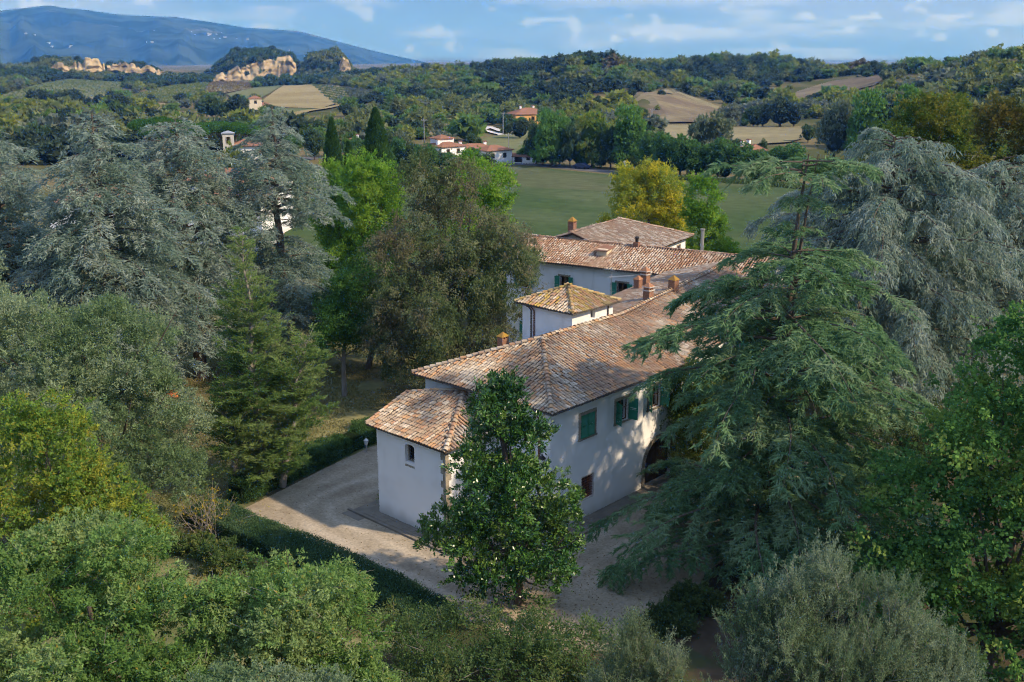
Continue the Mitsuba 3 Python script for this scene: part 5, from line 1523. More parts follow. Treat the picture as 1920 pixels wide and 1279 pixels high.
# right foreground
k = thing('plane_tree', 'dark broad leaved plane tree filling the lower right edge', 'tree')
broadleaf(k, 181, [(23.0, 41.5, 14.4, 3.2, 3.4, 3.0), (20.6, 41, 11.2, 2.7, 3.2, 2.8), (23.4, 39.8, 11, 4, 3.6, 3.8), (18.6, 40.6, 7.6, 2.6, 2.8, 2.6), (21.6, 39.4, 7, 4, 3.4, 3.6), (17.6, 40.4, 3.8, 2.5, 2.6, 2.8), (20.8, 39.5, 3, 4, 3.4, 3), (25.4, 41, 14, 3.4, 3, 4), (24.8, 38.4, 4.5, 3.4, 3, 3.6), (23.0, 37, 2.2, 3.2, 2.6, 2.4), (25.6, 44, 8, 3.6, 3.4, 4.5)],
          2700, 36, 0.31, 0.185, 0.15, G_PLANE, (21.8, 41.4, 0), .4, quad=True, up=0.1, droop=.35, rough_=.5)
k = thing('olive_tree', 'large grey green olive with upright shoots at bottom right', 'tree', 'grey olives at the bottom right')


def olive(key, seed, base, lobes, shoots, pal):
    """Upright wispy shoots with narrow grey leaves."""
    Lv = Leaves(seed)
    R = Lv.R
    P, D = crown_points(R, lobes, shoots, rough_=.45, seed=seed, inner=.35, shell=.6, low=-.3)
    wood = []
    n = len(P)
    d = unit(D * .55 + Z3 * 0.85 + R.normal(0, .28, (n, 3)))
    ln = R.uniform(.35, 1.0, n)
    cnt = (ln * 62).astype(int)
    ii = np.repeat(np.arange(n), cnt)
    t = R.random(len(ii))
    p = P[ii] + d[ii] * (t * ln[ii])[:, None] + R.normal(0, .035, (len(ii), 3))
    dd = unit(d[ii] * .75 + R.normal(0, .62, (len(ii), 3)) + Z3 * .25)
    sz = R.uniform(.6, 1.3, len(ii)) * (1.1 - .4 * t)
    Lv.add(p, dd, .12 * sz, .034 * sz, Lv.tint(pal, P, .5, .06)[ii] * np.clip(1 + R.normal(0, .16, (len(ii), 1)), .5, 1.6))
    Lv.out('crown', 'leaf', key)
    for i in R.choice(n, n // 6, replace=False):
        wood.append(tube([P[i] - d[i] * .5, P[i], P[i] + d[i] * ln[i] * .8], [.014, .01, .004], 4, cap=False))
    put('trunk', join([limbs(R, base, (base[0], base[1], max(l[2] for l in lobes)), lobes, .2), join(wood)]), 'pale_bark', key)


olive(k, 182, (9.8, 29.6, 0), [(8.05, 29.4, 8.95, 0.8, 0.9, 1.4), (8.95, 29.7, 9.55, 0.8, 0.9, 1.5), (10.05, 29.8, 9.85, 0.85, 0.9, 1.6), (10.95, 29.6, 9.45, 0.8, 0.9, 1.5), (11.95, 29.6, 9.15, 0.9, 0.9, 1.4), (13.05, 29.4, 8.45, 0.9, 0.9, 1.4), (13.95, 29.2, 7.55, 0.9, 0.9, 1.3), (7.55, 28.8, 7.75, 0.9, 1, 1.3), (9.15, 28.6, 7.95, 1.4, 1.3, 1.5), (11.15, 28.5, 7.75, 1.5, 1.3, 1.6), (12.95, 28.4, 6.95, 1.4, 1.3, 1.5), (9.95, 27.8, 6.35, 1.8, 1.4, 1.5), (12.35, 27.6, 5.75, 1.8, 1.4, 1.5), (7.75, 28, 6.15, 1.2, 1.2, 1.4)], 4200, G_OLIVE)
k = thing('olive_tree', 'small grey green olive at the bottom edge right of centre', 'tree', 'grey olives at the bottom right')
olive(k, 183, (4.2, 28, 0), [(3.6, 28.2, 8.6, .55, .6, 1.2), (4.5, 28.0, 8.0, .7, .7, 1.2), (3.2, 27.8, 7.4, .8, .8, 1.2), (4.3, 27.4, 6.6, 1.1, 1.0, 1.3)], 900, [(0.085, 0.115, 0.06), (0.11, 0.145, 0.08), (0.14, 0.17, 0.105)])
k = thing('olive_tree', 'low grey green olive between the two others at the bottom edge', 'tree', 'grey olives at the bottom right')
olive(k, 184, (6.9, 26.4, 0), [(6.6, 26.4, 7.2, 1.2, 1.1, 1.2), (7.8, 26.2, 6.6, 1.1, 1, 1.3)], 800, G_OLIVE)
k = thing('scrub_bush', 'tangled green and brown bushes at bottom centre before the magnolia', 'shrub')
broadleaf(k, 185, [(-4.2, 40.6, 1.2, 1.9, 1.6, 1.9), (-1.6, 40.4, 1.7, 2.0, 1.6, 2.0), (0.8, 40.0, 1.5, 1.9, 1.6, 2.0), (3.2, 40.4, 1.2, 2.0, 1.5, 1.7), (-2.4, 38.2, 1.5, 2.4, 1.8, 2.0), (1.8, 38.2, 1.5, 2.6, 1.8, 2.0), (5.4, 39.6, 0.9, 1.6, 1.4, 1.4)],
          1150, 42, 0.30, 0.13, 0.065, [(0.05, 0.09, 0.03), (0.07, 0.115, 0.038), (0.09, 0.13, 0.05), (0.12, 0.14, 0.045)], (0, 40, 0), .08, rough_=.7, twigs=170)
k = thing('facade_shrub', 'yellowish green climbing shrub against the villa facade beside the arch', 'shrub')
_c = [VILLA.pt(13.4, -0.5, 6.2), VILLA.pt(14.4, -0.9, 4.0), VILLA.pt(13.3, -0.8, 4.6), VILLA.pt(15.6, -1.0, 5.4), VILLA.pt(14.2, -1.1, 2.0), VILLA.pt(16.4, -1.0, 3.2), VILLA.pt(12.7, -0.6, 6.2), VILLA.pt(12.6, -1.0, 4.0), VILLA.pt(12.5, -1.0, 1.8)]
broadleaf(k, 186, [(*q, 1.4, 1.2, 1.5) for q in _c], 1000, 42, 0.30, 0.16, 0.085, [(0.05, 0.085, 0.02), (0.075, 0.105, 0.025), (0.105, 0.125, 0.035)], tuple(VILLA.pt(14, -0.9, 0)), .1, rough_=.6, twigs=40)

for i, (bx, by, s, lab) in enumerate([(-15.9, 51.0, 1.1, 'low green bush behind the near hedge at its left end'), (-12.9, 48.4, .9, 'small yellowish bush between the hedge and the foreground oaks'), (-17.9, 52.6, .8, 'small bush at the foot of the half bare shrub')]):
    k = thing('low_bush', lab, 'shrub')
    broadleaf(k, 197 + i, [(bx, by, .55 * s, 1.1 * s, 1.0 * s, .8 * s), (bx + .9 * s, by - .3, .4 * s, .8 * s, .8 * s, .6 * s)], 240, 40, .16, .13, .075, [(0.06, 0.10, 0.03), (0.085, 0.125, 0.04), (0.13, 0.14, 0.04)], (bx, by, 0), .05, rough_=.6, twigs=40)

for i, (bx, by, s, lab) in enumerate([(25.0, 64.5, 2.6, 'dark bush behind the green deodar beside the plane tree'), (28.6, 66.5, 2.8, 'dark bush farther right between the weeping cedar and the plane tree'), (9.3, 46.6, .8, 'low dark bush at the lower right corner of the drive'), (7.6, 44.6, .75, 'small dark bush where the drive meets the bare soil')]):
    k = thing('dark_bush', lab, 'shrub')
    broadleaf(k, 240 + i, [(bx, by, .7 * s, 1.1 * s, 1.0 * s, .9 * s), (bx + .9 * s, by - .3, .5 * s, .9 * s, .8 * s, .7 * s), (bx - .8 * s, by + .2, .5 * s, .9 * s, .8 * s, .7 * s)], 330 if s > 1 else 200, 40, .2 * (1 + .4 * (s > 1)), .15, .085, [(0.035, 0.06, 0.022), (0.05, 0.08, 0.028), (0.07, 0.095, 0.035)], (bx, by, 0), .05, rough_=.6)

# hedges along the drive
def hedge(key, seed, path, w, h, lump, dens, pal):
    Lv = Leaves(seed)
    R = Lv.R
    pts = np.asarray(path, float)
    seg = np.linalg.norm(np.diff(pts, axis=0), axis=1)
    cum = np.r_[0, np.cumsum(seg)]
    Ltot = cum[-1]

    def at(s):
        p = np.stack([np.interp(s, cum, pts[:, i]) for i in (0, 1)], 1)
        i = np.clip(np.searchsorted(cum, s) - 1, 0, len(seg) - 1)
        d = (pts[i + 1] - pts[i]) / seg[i, None]
        return p, np.stack([-d[:, 1], d[:, 0]], 1)
    n = int(dens * Ltot * (w + 2 * h))
    s = R.uniform(0, Ltot, n)
    u = R.uniform(0, w + 2 * h, n)
    lm = 1 + lump * (meshkit.fbm(np.stack([s * .8, u * .35, 0 * s], -1), 3, seed) - .5) * 2
    side = np.where(u < h, -w / 2, np.where(u > h + w, w / 2, u - h - w / 2))
    z = np.where(u < h, u, np.where(u > h + w, 2 * h + w - u, h))
    p, nr = at(s)
    endk = np.clip(np.minimum(s, Ltot - s) / .5, .5, 1)
    pos = np.c_[p + nr * (side * lm * endk)[:, None], z * lm * endk]
    onrm = np.c_[nr * np.sign(side)[:, None] * (np.abs(side) > w / 2 - .01)[:, None], (np.abs(side) < w / 2 - .01) * 1.0]
    pos = pos + R.normal(0, .06, (n, 3)) - onrm * (R.random((n, 1)) ** 2 * .25)
    pos[:, 2] = np.maximum(pos[:, 2], .02)
    D = unit(onrm * .8 + R.normal(0, .6, (n, 3)) + Z3 * .2)
    Lv.add(pos, D, .10 * R.uniform(.6, 1.4, n), .06, Lv.tint(pal, pos, .7, .16))
    Lv.out('foliage', 'leaf', key)
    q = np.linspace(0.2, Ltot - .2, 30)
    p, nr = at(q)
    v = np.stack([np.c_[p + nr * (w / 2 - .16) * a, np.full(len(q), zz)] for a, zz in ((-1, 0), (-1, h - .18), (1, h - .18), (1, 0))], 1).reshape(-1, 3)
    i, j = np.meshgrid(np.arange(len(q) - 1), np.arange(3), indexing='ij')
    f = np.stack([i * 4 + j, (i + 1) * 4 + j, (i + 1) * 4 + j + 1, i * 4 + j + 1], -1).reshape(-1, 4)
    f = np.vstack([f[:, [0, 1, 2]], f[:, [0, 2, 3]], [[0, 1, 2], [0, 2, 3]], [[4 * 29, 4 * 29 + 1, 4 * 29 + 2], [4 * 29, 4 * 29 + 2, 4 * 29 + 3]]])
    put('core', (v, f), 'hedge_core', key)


G_HEDGE = [(0.038, 0.078, 0.034), (0.05, 0.095, 0.042), (0.068, 0.115, 0.055)]
hedge(thing('clipped_hedge', 'wide clipped dark hedge along the near side of the drive', 'hedge'), 191, [(-19.5, 57.5), (-16.6, 55.6), (-12.6, 52.6), (-8.4, 49.2), (-4.8, 46.0), (-3.2, 44.2)], 2.1, 1.0, .10, 780, G_HEDGE)
hedge(thing('clipped_hedge', 'lumpy green hedge along the far left side of the drive', 'hedge'), 192, [(-17.6, 59.6), (-15.6, 62.4), (-13.2, 66.4), (-11.0, 69.8), (-9.6, 72.0)], 1.5, 1.2, .45, 950, [(0.035, 0.075, 0.025), (0.05, 0.10, 0.035), (0.07, 0.125, 0.045)])

# bare shrub with yellow leaves by the hedge end
k = thing('bare_shrub', 'half bare shrub with yellow leaves at the left end of the near hedge', 'shrub')
_R = np.random.default_rng(193)
tw, Lv = [], Leaves(194)
for i in range(46):
    b = np.array([-17.9 + _R.normal(0, .35), 55.0 + _R.normal(0, .3), 0.2])
    d = unit([_R.normal(0, .55), _R.normal(0, .4), 1.0])
    l = _R.uniform(1.4, 3.4)
    q = [b]
    for s in range(5):
        d = unit(d + _R.normal(0, .22, 3))
        q.append(q[-1] + d * l / 5)
    tw.append(tube(q, np.linspace(.022, .006, 6), 4, cap=False))
    for s in (2, 3, 4):
        e = unit(d + _R.normal(0, .7, 3))
        tw.append(tube([q[s], q[s] + e * .3, q[s] + e * .6 + Z3 * .1], [.01, .007, .003], 4, cap=False))
    n = 10
    Lv.add(np.array(q[3:])[_R.integers(0, 3, n)] + _R.normal(0, .16, (n, 3)), _R.normal(size=(n, 3)), .13, .09, Lv.tint([(0.3, 0.22, 0.02), (0.22, 0.2, 0.03), (0.12, 0.14, 0.03)], _R.normal(size=(n, 3))))
put('twigs', join(tw), 'pale_bark', k)
Lv.out('leaves', 'leaf', k)

# things on the lawn
k = thing('terracotta_urn', 'round terracotta urn standing on the lawn', 'urn')
ux, uy = -27.8, 79.7
zz = np.array([0, .05, .25, .55, .8, .92, 1.0, 1.06, 1.08, 1.0, .85])
rr = np.array([.42, .46, .72, .88, .82, .66, .60, .72, .76, .66, .58])
put('body', tube(np.c_[np.full(11, ux), np.full(11, uy), zz], rr, 24), 'terracotta', k, smooth=40)
put('rim', tube(np.c_[np.full(4, ux), np.full(4, uy), [1.0, 1.03, 1.09, 1.12]], [.74, .82, .82, .76], 24), 'terracotta', k, smooth=40)
k = thing('garden_lamp', 'small white lantern post where the left hedge meets the annex', 'lamp')
lx, ly = -10.35, 68.2
put('post', tube([[lx, ly, 0], [lx, ly, .55]], [.06, .045], 8), 'zinc', k)
put('head', tube([[lx, ly, .53], [lx, ly, .6], [lx, ly, .84], [lx, ly, .88]], [.06, .12, .17, .17], 6), 'milk_glass', k)
put('hood', tube([[lx, ly, .88], [lx, ly, .91], [lx, ly, 1.04], [lx, ly, 1.1]], [.2, .2, .07, .03], 6), 'zinc', k)
# shrub pots by the annex foot
k = thing('wall_creeper', 'small green plant at the left foot of the annex wall', 'plant')
Lv = Leaves(195)
P = np.array(VILLA.pt(A0 + oc + .5, B1 - oc + .12, .8)) + Lv.R.normal(0, 1, (500, 3)) * np.array([.16, .16, .4])
P[:, 2] = np.abs(P[:, 2])
Lv.add(P, Lv.R.normal(size=(500, 3)), .13, .08, Lv.tint(G_BRIGHT, P) * .6)
Lv.out('leaves', 'leaf', k)
# fallen leaves on the drive
Lv = Leaves(198)
n = 1900
lp = np.c_[Lv.R.normal(3.5, 5.0, n), Lv.R.normal(48.5, 4.0, n)]
lp[: n // 3] = np.c_[Lv.R.uniform(-17, -1, n // 3), Lv.R.uniform(44, 70, n // 3)]
import shapely
lp = lp[shapely.contains_xy(Polygon(DRIVE).buffer(-.1), lp[:, 0], lp[:, 1])]
lp = lp[~shapely.contains_xy(Polygon([tuple(VILLA.pt(a, b, 0)[:2]) for a, b in ((-5.3, 3), (-5.3, 11.3), (25, 11.3), (25, -.9), (-1, -.9), (-1, 3))]), lp[:, 0], lp[:, 1])]
Lv.add(np.c_[lp, np.full(len(lp), .03)], np.c_[Lv.R.normal(0, 1, (len(lp), 2)), np.full(len(lp), .1)], .11, .08, Lv.tint([(0.12, 0.075, 0.03), (0.17, 0.12, 0.045), (0.08, 0.06, 0.03)], np.c_[lp, 0 * lp[:, 0]], .5), np.tile([0, 0, 1.0], (len(lp), 1)))
k = Lv.out('fallen_leaves', 'leaf', None, kind='stuff')
labels[k].update(label='brown fallen leaves scattered over the gravel drive', category='leaves')
# grass tufts on the lawn
Lv = Leaves(196)
n = 75000
gx, gy = Lv.R.uniform(-34, -3, n), 44 + 52 * Lv.R.random(n) ** 1.25
gp = Polygon(DRIVE)
inside = np.array([False] * n)
import shapely
inside = shapely.contains_xy(gp.buffer(.3), gx, gy) | shapely.contains_xy(Polygon([tuple(VILLA.pt(a, b, 0)[:2]) for a, b in ((-5.9, -1), (-5.9, 12.2), (25, 12.2), (25, -1))]), gx, gy)
keep = ~inside & (meshkit.fbm(np.stack([gx * .25, gy * .25, 0 * gx], -1), 3, 5) > .38)
gx, gy = gx[keep], gy[keep]
P = np.c_[gx, gy, 0 * gx]
Lv.add(P, np.c_[Lv.R.normal(0, .5, (len(P), 2)), np.ones(len(P))], .15 * Lv.R.uniform(.6, 1.6, len(P)), .10, Lv.tint([(0.09, 0.10, 0.035), (0.14, 0.135, 0.055), (0.2, 0.17, 0.075)], P, .2))
k = Lv.out('grass', 'leaf', None, kind='stuff')
labels[k].update(label='short dry lawn grass between the hedges and trees', category='grass')

# ------------------------------------------------------------------ trees of the valley, in sizes of about one metre
PAL = {'poplar_green': [(0.06, 0.13, 0.03), (0.08, 0.16, 0.035), (0.1, 0.18, 0.045)], 'poplar_yellow': [(0.09, 0.145, 0.03), (0.13, 0.17, 0.03), (0.2, 0.19, 0.03)], 'dark': [(0.0396, 0.0684, 0.0315), (0.0528, 0.0889, 0.0378), (0.0715, 0.1049, 0.0473)], 'robinia': [(0.0495, 0.1083, 0.0315), (0.0605, 0.1254, 0.0368), (0.0825, 0.1368, 0.0473)], 'willow': [(0.085, 0.11, 0.06), (0.105, 0.13, 0.075), (0.125, 0.145, 0.09)], 'holm': [(0.03, 0.048, 0.03), (0.04, 0.06, 0.036), (0.055, 0.076, 0.046)], 'green': [(0.066, 0.1197, 0.0315), (0.0825, 0.1425, 0.0368), (0.1045, 0.1596, 0.0473)], 'yellow': [(0.11, 0.1425, 0.0315), (0.143, 0.1653, 0.0368), (0.1705, 0.1767, 0.0473)], 'grey': [(0.0935, 0.114, 0.0788), (0.1155, 0.1368, 0.0945)], 'olive': [(0.0935, 0.114, 0.0441), (0.1155, 0.1368, 0.0546), (0.1375, 0.1539, 0.0651)], 'brown': [(0.085, 0.07, 0.04), (0.11, 0.09, 0.05), (0.1, 0.1, 0.05)], 'pine': [(0.035, 0.09, 0.022), (0.05, 0.115, 0.03), (0.06, 0.13, 0.035)]}


def unit_crown(seed, pal, n, size, tall=1.0, upright=0.2):
    """A crown of height and width 1 standing on z = 0."""
    Lv = Leaves(seed)
    R = Lv.R
    lobes = [(0, 0, .55, .36, .36, .42)] + [(.26 * math.cos(a) * R.uniform(.7, 1.1), .26 * math.sin(a) * R.uniform(.7, 1.1), R.uniform(.3, .72), R.uniform(.2, .28), R.uniform(.2, .28), R.uniform(.2, .28)) for a in np.arange(6) * 1.05 + R.uniform(0, 1)]
    if tall > 1.3:
        lobes = [(R.normal(0, .09), R.normal(0, .09), z, .30 + .1 * math.sin(z * 3), .30, .2) for z in (.2, .36, .52, .68, .82)]
    P, D = crown_points(R, lobes, n, rough_=.4, seed=seed, inner=.12, shell=.78)
    d = unit(D + R.normal(0, .6, (n, 3)) + Z3 * upright)
    s = R.uniform(.6, 1.4, n)
    Lv.add(P - d * size * .4, d, size * s, size * .75 * s, Lv.tint(pal, P * 5, .35, .15), unit(D + R.normal(0, .6, (n, 3))))
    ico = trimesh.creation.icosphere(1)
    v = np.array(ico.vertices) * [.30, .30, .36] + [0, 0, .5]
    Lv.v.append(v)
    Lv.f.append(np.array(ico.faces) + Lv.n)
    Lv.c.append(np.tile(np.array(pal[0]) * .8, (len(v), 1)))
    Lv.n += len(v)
    return Lv.mesh()


_crown = {}


def crown_ply(kind, variant, n=1500, size=.085):
    key = (kind, variant, n)
    if key not in _crown:
        v, f, c = unit_crown(300 + 7 * variant + 31 * sorted(PAL).index(kind), PAL[kind], n, size, 1.6 if kind.startswith('poplar') else 1.0)
        _crown[key] = mikit.ply((v, f), 'leaf', color=c)
    return _crown[key]


_trunk = mikit.ply(tube([[0, 0, -.1], [0.01, 0, .3], [0, 0.01, .6]], [.035, .028, .012], 6), 'bark')
KIND_NAME = {'poplar_green': ('poplar_tree', 'tall fresh green poplar'), 'poplar_yellow': ('poplar_tree', 'tall poplar turning yellow'), 'dark': ('shade_tree', 'dark green rounded tree'), 'robinia': ('robinia_tree', 'mid green bushy robinia'),
             'willow': ('willow_tree', 'soft grey green willow'), 'holm': ('evergreen_oak', 'very dark evergreen oak'), 'green': ('round_tree', 'small fresh green tree'), 'yellow': ('yellow_tree', 'yellowish green tree'), 'grey': ('willow_tree', 'greyish willow')}
_rv = np.random.default_rng(21)


def where(x, y):
    az = math.degrees(math.atan2(x, y))
    if y < 300:
        if az > 17:
            return 'behind the weeping blue cedar'
        if az > 7.4:
            return 'in the roadside belt right of the poplars'
        if az > 1.2:
            return 'in the tall clump beyond the meadow'
        if az > -7:
            return 'round the white farm houses'
        return 'beyond the tall cypresses'
    if az > 9:
        return 'beside the distant dry field'
    if az > 3:
        return 'at the foot of the bare spur'
    if az > -4.5:
        return 'below the orange house'
    if az > -12:
        return 'in the scrub behind the cypresses'
    if az > -17.5:
        return 'near the small yellow house'
    return 'in the far left valley'


ORD = ['first', 'second', 'third', 'fourth', 'fifth', 'sixth', 'seventh', 'eighth', 'ninth', 'tenth', 'eleventh', 'twelfth', 'thirteenth']
_sets = {}
for i, (x, y, z, h, w, kind) in enumerate(VALLEY_TREES):
    _sets.setdefault((kind, where(x, y)), []).append((x / y, i))
for i, (x, y, z, h, w, kind) in enumerate(VALLEY_TREES):
    name, txt = KIND_NAME[kind]
    spot = where(x, y)
    same = sorted(_sets[kind, spot])
    nth = [j for _, j in same].index(i)
    k = thing(name, f'{txt} {spot}' if len(same) == 1 else f'{txt} {spot}, {ORD[nth]} from left', 'tree', f'{name.replace("_", " ")}s {spot}')
    m = T().translate([x, y, z - .2]).rotate([0, 0, 1], float(_rv.uniform(0, 360))).scale([w * 1.08, w * 1.08, h * 1.05])
    near = y < 330
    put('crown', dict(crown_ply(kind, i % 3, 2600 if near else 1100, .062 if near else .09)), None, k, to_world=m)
    put('trunk', dict(_trunk), None, k, to_world=m)

_po = {i: r for r, i in enumerate(sorted(range(len(PINES)), key=lambda i: PINES[i][0] / PINES[i][1]))}
for i, (x, y, z, w) in enumerate(PINES):
    k = thing('umbrella_pine', f'flat domed umbrella pine left of the white turret, {ORD[_po[i]]} from left', 'tree', 'umbrella pines in a row')
    if i == 0:
        Lv = Leaves(401)
        n = 2600
        R = Lv.R
        a, r = R.uniform(0, 2 * np.pi, n), np.sqrt(R.random(n))
        hh = np.where(R.random(n) < .8, np.sqrt(np.clip(1 - r ** 2, 0, 1)) * .30 * (.85 + .3 * meshkit.fbm(np.stack([r * np.cos(a) * 4, r * np.sin(a) * 4, 0 * a], -1), 2, 3)), R.uniform(-.06, .1, n))
        P = np.stack([.55 * r * np.cos(a), .55 * r * np.sin(a), hh - .28], -1)
        Lv.add(P, np.c_[R.normal(0, .5, (n, 2)), np.ones(n)], .06, .035, Lv.tint(PAL['pine'], P * 4))
        v, f, c = Lv.mesh()
        pine_crown = mikit.ply((v, f), 'leaf', color=c)
        pine_trunk = mikit.ply(join([tube([[0, 0, -1.9], [.02, 0, -.8], [0, .02, -.2]], [.045, .035, .02], 7)] + [tube([[0, 0, -.6], [.2 * math.cos(q), .2 * math.sin(q), -.35], [.38 * math.cos(q), .38 * math.sin(q), -.2]], [.02, .015, .006], 5) for q in np.arange(5) * 1.26]), 'bark')
    m = T().translate([x, y, z]).rotate([0, 0, 1], 37.0 * i).scale([w * 1.15, w * 1.15, w * 1.1])
    put('crown', dict(pine_crown), None, k, to_world=m)
    put('trunk', dict(pine_trunk), None, k, to_world=m)


# ------------------------------------------------------------------ houses of the valley
def house(key, x, y, z, ang, w, d, h, rise, wallmat, roofmat='far_roof', wins=(), chim=(), hip=True, part='', over=.5):
    F = Frame((x, y, z), (math.cos(ang), math.sin(ang), 0), (-math.sin(ang), math.cos(ang), 0))
    put('wall' if not part else f'{part}_wall', F.mesh(box(-w / 2, w / 2, -d / 2, d / 2, -1.0, h)), wallmat, key)
    o = over
    c = [F.pt(-w / 2 - o, -d / 2 - o, h), F.pt(w / 2 + o, -d / 2 - o, h), F.pt(w / 2 + o, d / 2 + o, h), F.pt(-w / 2 - o, d / 2 + o, h)]
    q = min(w, d) / 2 if hip else -o * 0
    if w >= d:
        r0, r1 = F.pt(-w / 2 - o + (q + o if hip else 0), 0, h + rise), F.pt(w / 2 + o - (q + o if hip else 0), 0, h + rise)
        sl = [[c[0], c[1], r1, r0], [c[2], c[3], r0, r1], [c[1], c[2], r1], [c[3], c[0], r0]]
    else:
        r0, r1 = F.pt(0, -d / 2 - o + (q + o if hip else 0), h + rise), F.pt(0, d / 2 + o - (q + o if hip else 0), h + rise)
        sl = [[c[1], c[2], r1, r0], [c[3], c[0], r0, r1], [c[0], c[1], r0], [c[2], c[3], r1]]
    rf = put('roof' if not part else f'{part}_roof', join([slab(s, .18) for s in sl]), roofmat, key)
    for side, s, z0, ww, hh in wins:
        if side == 'f':
            win = put('window', F.mesh(box(s - ww / 2, s + ww / 2, -d / 2 - .04, -d / 2 + .02, z0, z0 + hh)), 'room_dark', key)
            put('frame', join([F.mesh(box(s - ww / 2 - .14, s - ww / 2, -d / 2 - .07, -d / 2 + .02, z0, z0 + hh)), F.mesh(box(s + ww / 2, s + ww / 2 + .14, -d / 2 - .07, -d / 2 + .02, z0, z0 + hh))]), 'sandstone_trim', win)
        else:
            X = w / 2 if side == 'r' else -w / 2
            win = put('window', F.mesh(box(X - .03, X + .03, s - ww / 2, s + ww / 2, z0, z0 + hh)), 'room_dark', key)
    for (cx, cy, ch_) in chim:
        st = put('chimney', F.mesh(box(cx - .4, cx + .4, cy - .4, cy + .4, h - .5, h + ch_)), 'white_plaster', key)
        put('cap', F.mesh(box(cx - .55, cx + .55, cy - .55, cy + .55, h + ch_, h + ch_ + .18)), 'far_roof', st)
    return F


k = thing('farm_house', 'white farm house with small roof tower, leftmost beyond the meadow', 'house')
house(k, -18.2, 280, 0, .75, 8.5, 8, 4.6, 1.2, 'white_plaster', wins=[('f', -2, 2.6, .9, 1.3), ('f', 1.5, 2.6, .9, 1.3), ('r', 0, 2.6, 1.0, 1.4)], chim=[(-3, -1, 1.6), (3.4, 1, 1.7)])
house(k, -19.0, 281, 5.0, .75, 4.4, 4.2, 1.5, .9, 'white_plaster', part='tower')
k = thing('farm_house', 'long low farm house with orange roof, second beyond the meadow', 'house')
house(k, -10.4, 287, 0, .30, 10, 6, 3.4, 1.2, 'white_plaster', wins=[('f', -2, 1.4, .9, 1.2), ('f', 2, 1.4, .9, 1.2)], chim=[(3, 0, 1.6), (-4, 0, 1.7)])
k = thing('farm_house', 'white farm house with hipped orange roof, right of the others', 'house')
house(k, -5.0, 278, 0, .62, 8.0, 6, 3.7, 1.2, 'white_plaster', wins=[('f', -2.2, 1.6, .9, 1.3), ('f', 1.6, 1.6, .9, 1.3)])
k = thing('farm_shed', 'low white shed with dark openings beside the road', 'shed')
house(k, 2.4, 279.5, 0, -.35, 8.0, 4.0, 1.9, .7, 'white_plaster', wins=[('f', -3, .9, .9, 1.0), ('f', 0, .3, 2.0, 1.7), ('f', 2.8, .9, .9, .9)], hip=False)
k = thing('orange_house', 'large orange country house with hipped roof above the poplars', 'house')
house(k, 6.6, 430, .4, .35, 15, 11, 5.0, 2.4, 'ochre_plaster', wins=[('f', -4.4, 2.6, 1.2, 1.5), ('f', 0, 2.6, 1.2, 1.5), ('f', 4.4, 2.6, 1.2, 1.5), ('r', -2, 2.4, 1.3, 1.8), ('r', 2.6, 2.4, 1.3, 1.8)], chim=[(-3, 1, 3.0), (3, 2, 3.0)])
k = thing('cream_house', 'cream house with brown roof half hidden by the roadside trees', 'house')
house(k, 62.5, 277, 0, .75, 7.0, 7.0, 3.6, 1.3, 'cream_plaster', wins=[('f', 0, 2.4, 1.1, 1.5), ('r', 0, 2.4, 1.1, 1.5), ('r', 2.6, 2.4, 1.1, 1.5)], chim=[(-2, 0, 2.5), (2.4, 1, 2.5)], hip=False)
k = thing('yellow_house', 'little pale yellow house among dark trees below the straw field', 'house')
house(k, -146.6, 600, -1.2, .3, 7, 6, 6.5, 1.6, 'cream_plaster', wins=[('f', 0, 3.6, 1.4, 1.8)])
house(k, -142.4, 602, -1.2, .3, 8, 5, 3.0, 1.3, 'cream_plaster', part='low')
k = thing('white_turret', 'grey white turret house beside the umbrella pines', 'house')
house(k, -52.3, 192, 0, .25, 2.0, 2.0, 13.9, .45, 'lime_mortar', roofmat='zinc', wins=[('f', 0, 12.1, .6, 1.1)], over=.2)
house(k, -49.4, 194, 0, .25, 5, 4, 11.6, 1.1, 'white_plaster', part='low')
k = thing('park_farm', 'white farm building with orange roofs seen through the blue cedars', 'house')
house(k, -42.6, 152, 0, -.1, 14, 9, 6.8, 2.2, 'white_plaster', wins=[('f', s, 4.4, 1.0, 1.5) for s in (-5, -2.5, 0, 2.5, 5)])
house(k, -44.5, 166, 0, -.1, 16, 9, 8.2, 2.0, 'white_plaster', part='upper')
house(k, -64.5, 160, 0, -.1, 12, 9, 6.0, 2.0, 'white_plaster', part='side')
k = thing('tile_roof_cottage', 'low cottage with orange roof between the two tall cypresses', 'house')
house(k, -47.6, 311, 0, .1, 6.5, 6, 3.0, 1.4, 'white_plaster', chim=[(1.5, 0, 2.2)])

# poles, road signs, car
for i, (x, y, z, h, lab) in enumerate([(-28.2, 334.9, .2, 8.5, 'pale concrete utility pole left of the white farm houses'), (-39.5, 319, .2, 7.0, 'utility pole nearest the tall cypress'), (-3.2, 373, .4, 8.5, 'utility pole beside the white farm track'), (56.6, 423, .8, 7.0, 'utility pole at the left of the dry field'), (84.7, 420, 1.0, 8.0, 'utility pole at the far edge of the dry field'), (-1.0, 300, 0, 6.5, 'slim pole behind the low white shed')]):
    k = thing('utility_pole', lab, 'pole', 'utility poles')
    put('mast', tube([[x, y, z - .3], [x, y, z + h]], [.17, .11], 8), 'zinc', k)
    put('crossarm', box(x - .8, x + .8, y - .06, y + .06, z + h - .7, z + h - .55), 'zinc', k)
    for s in (-.7, 0, .7):
        put('insulator', tube([[x + s, y, z + h - .55], [x + s, y, z + h - .3]], .06, 6), 'white_paint', k)


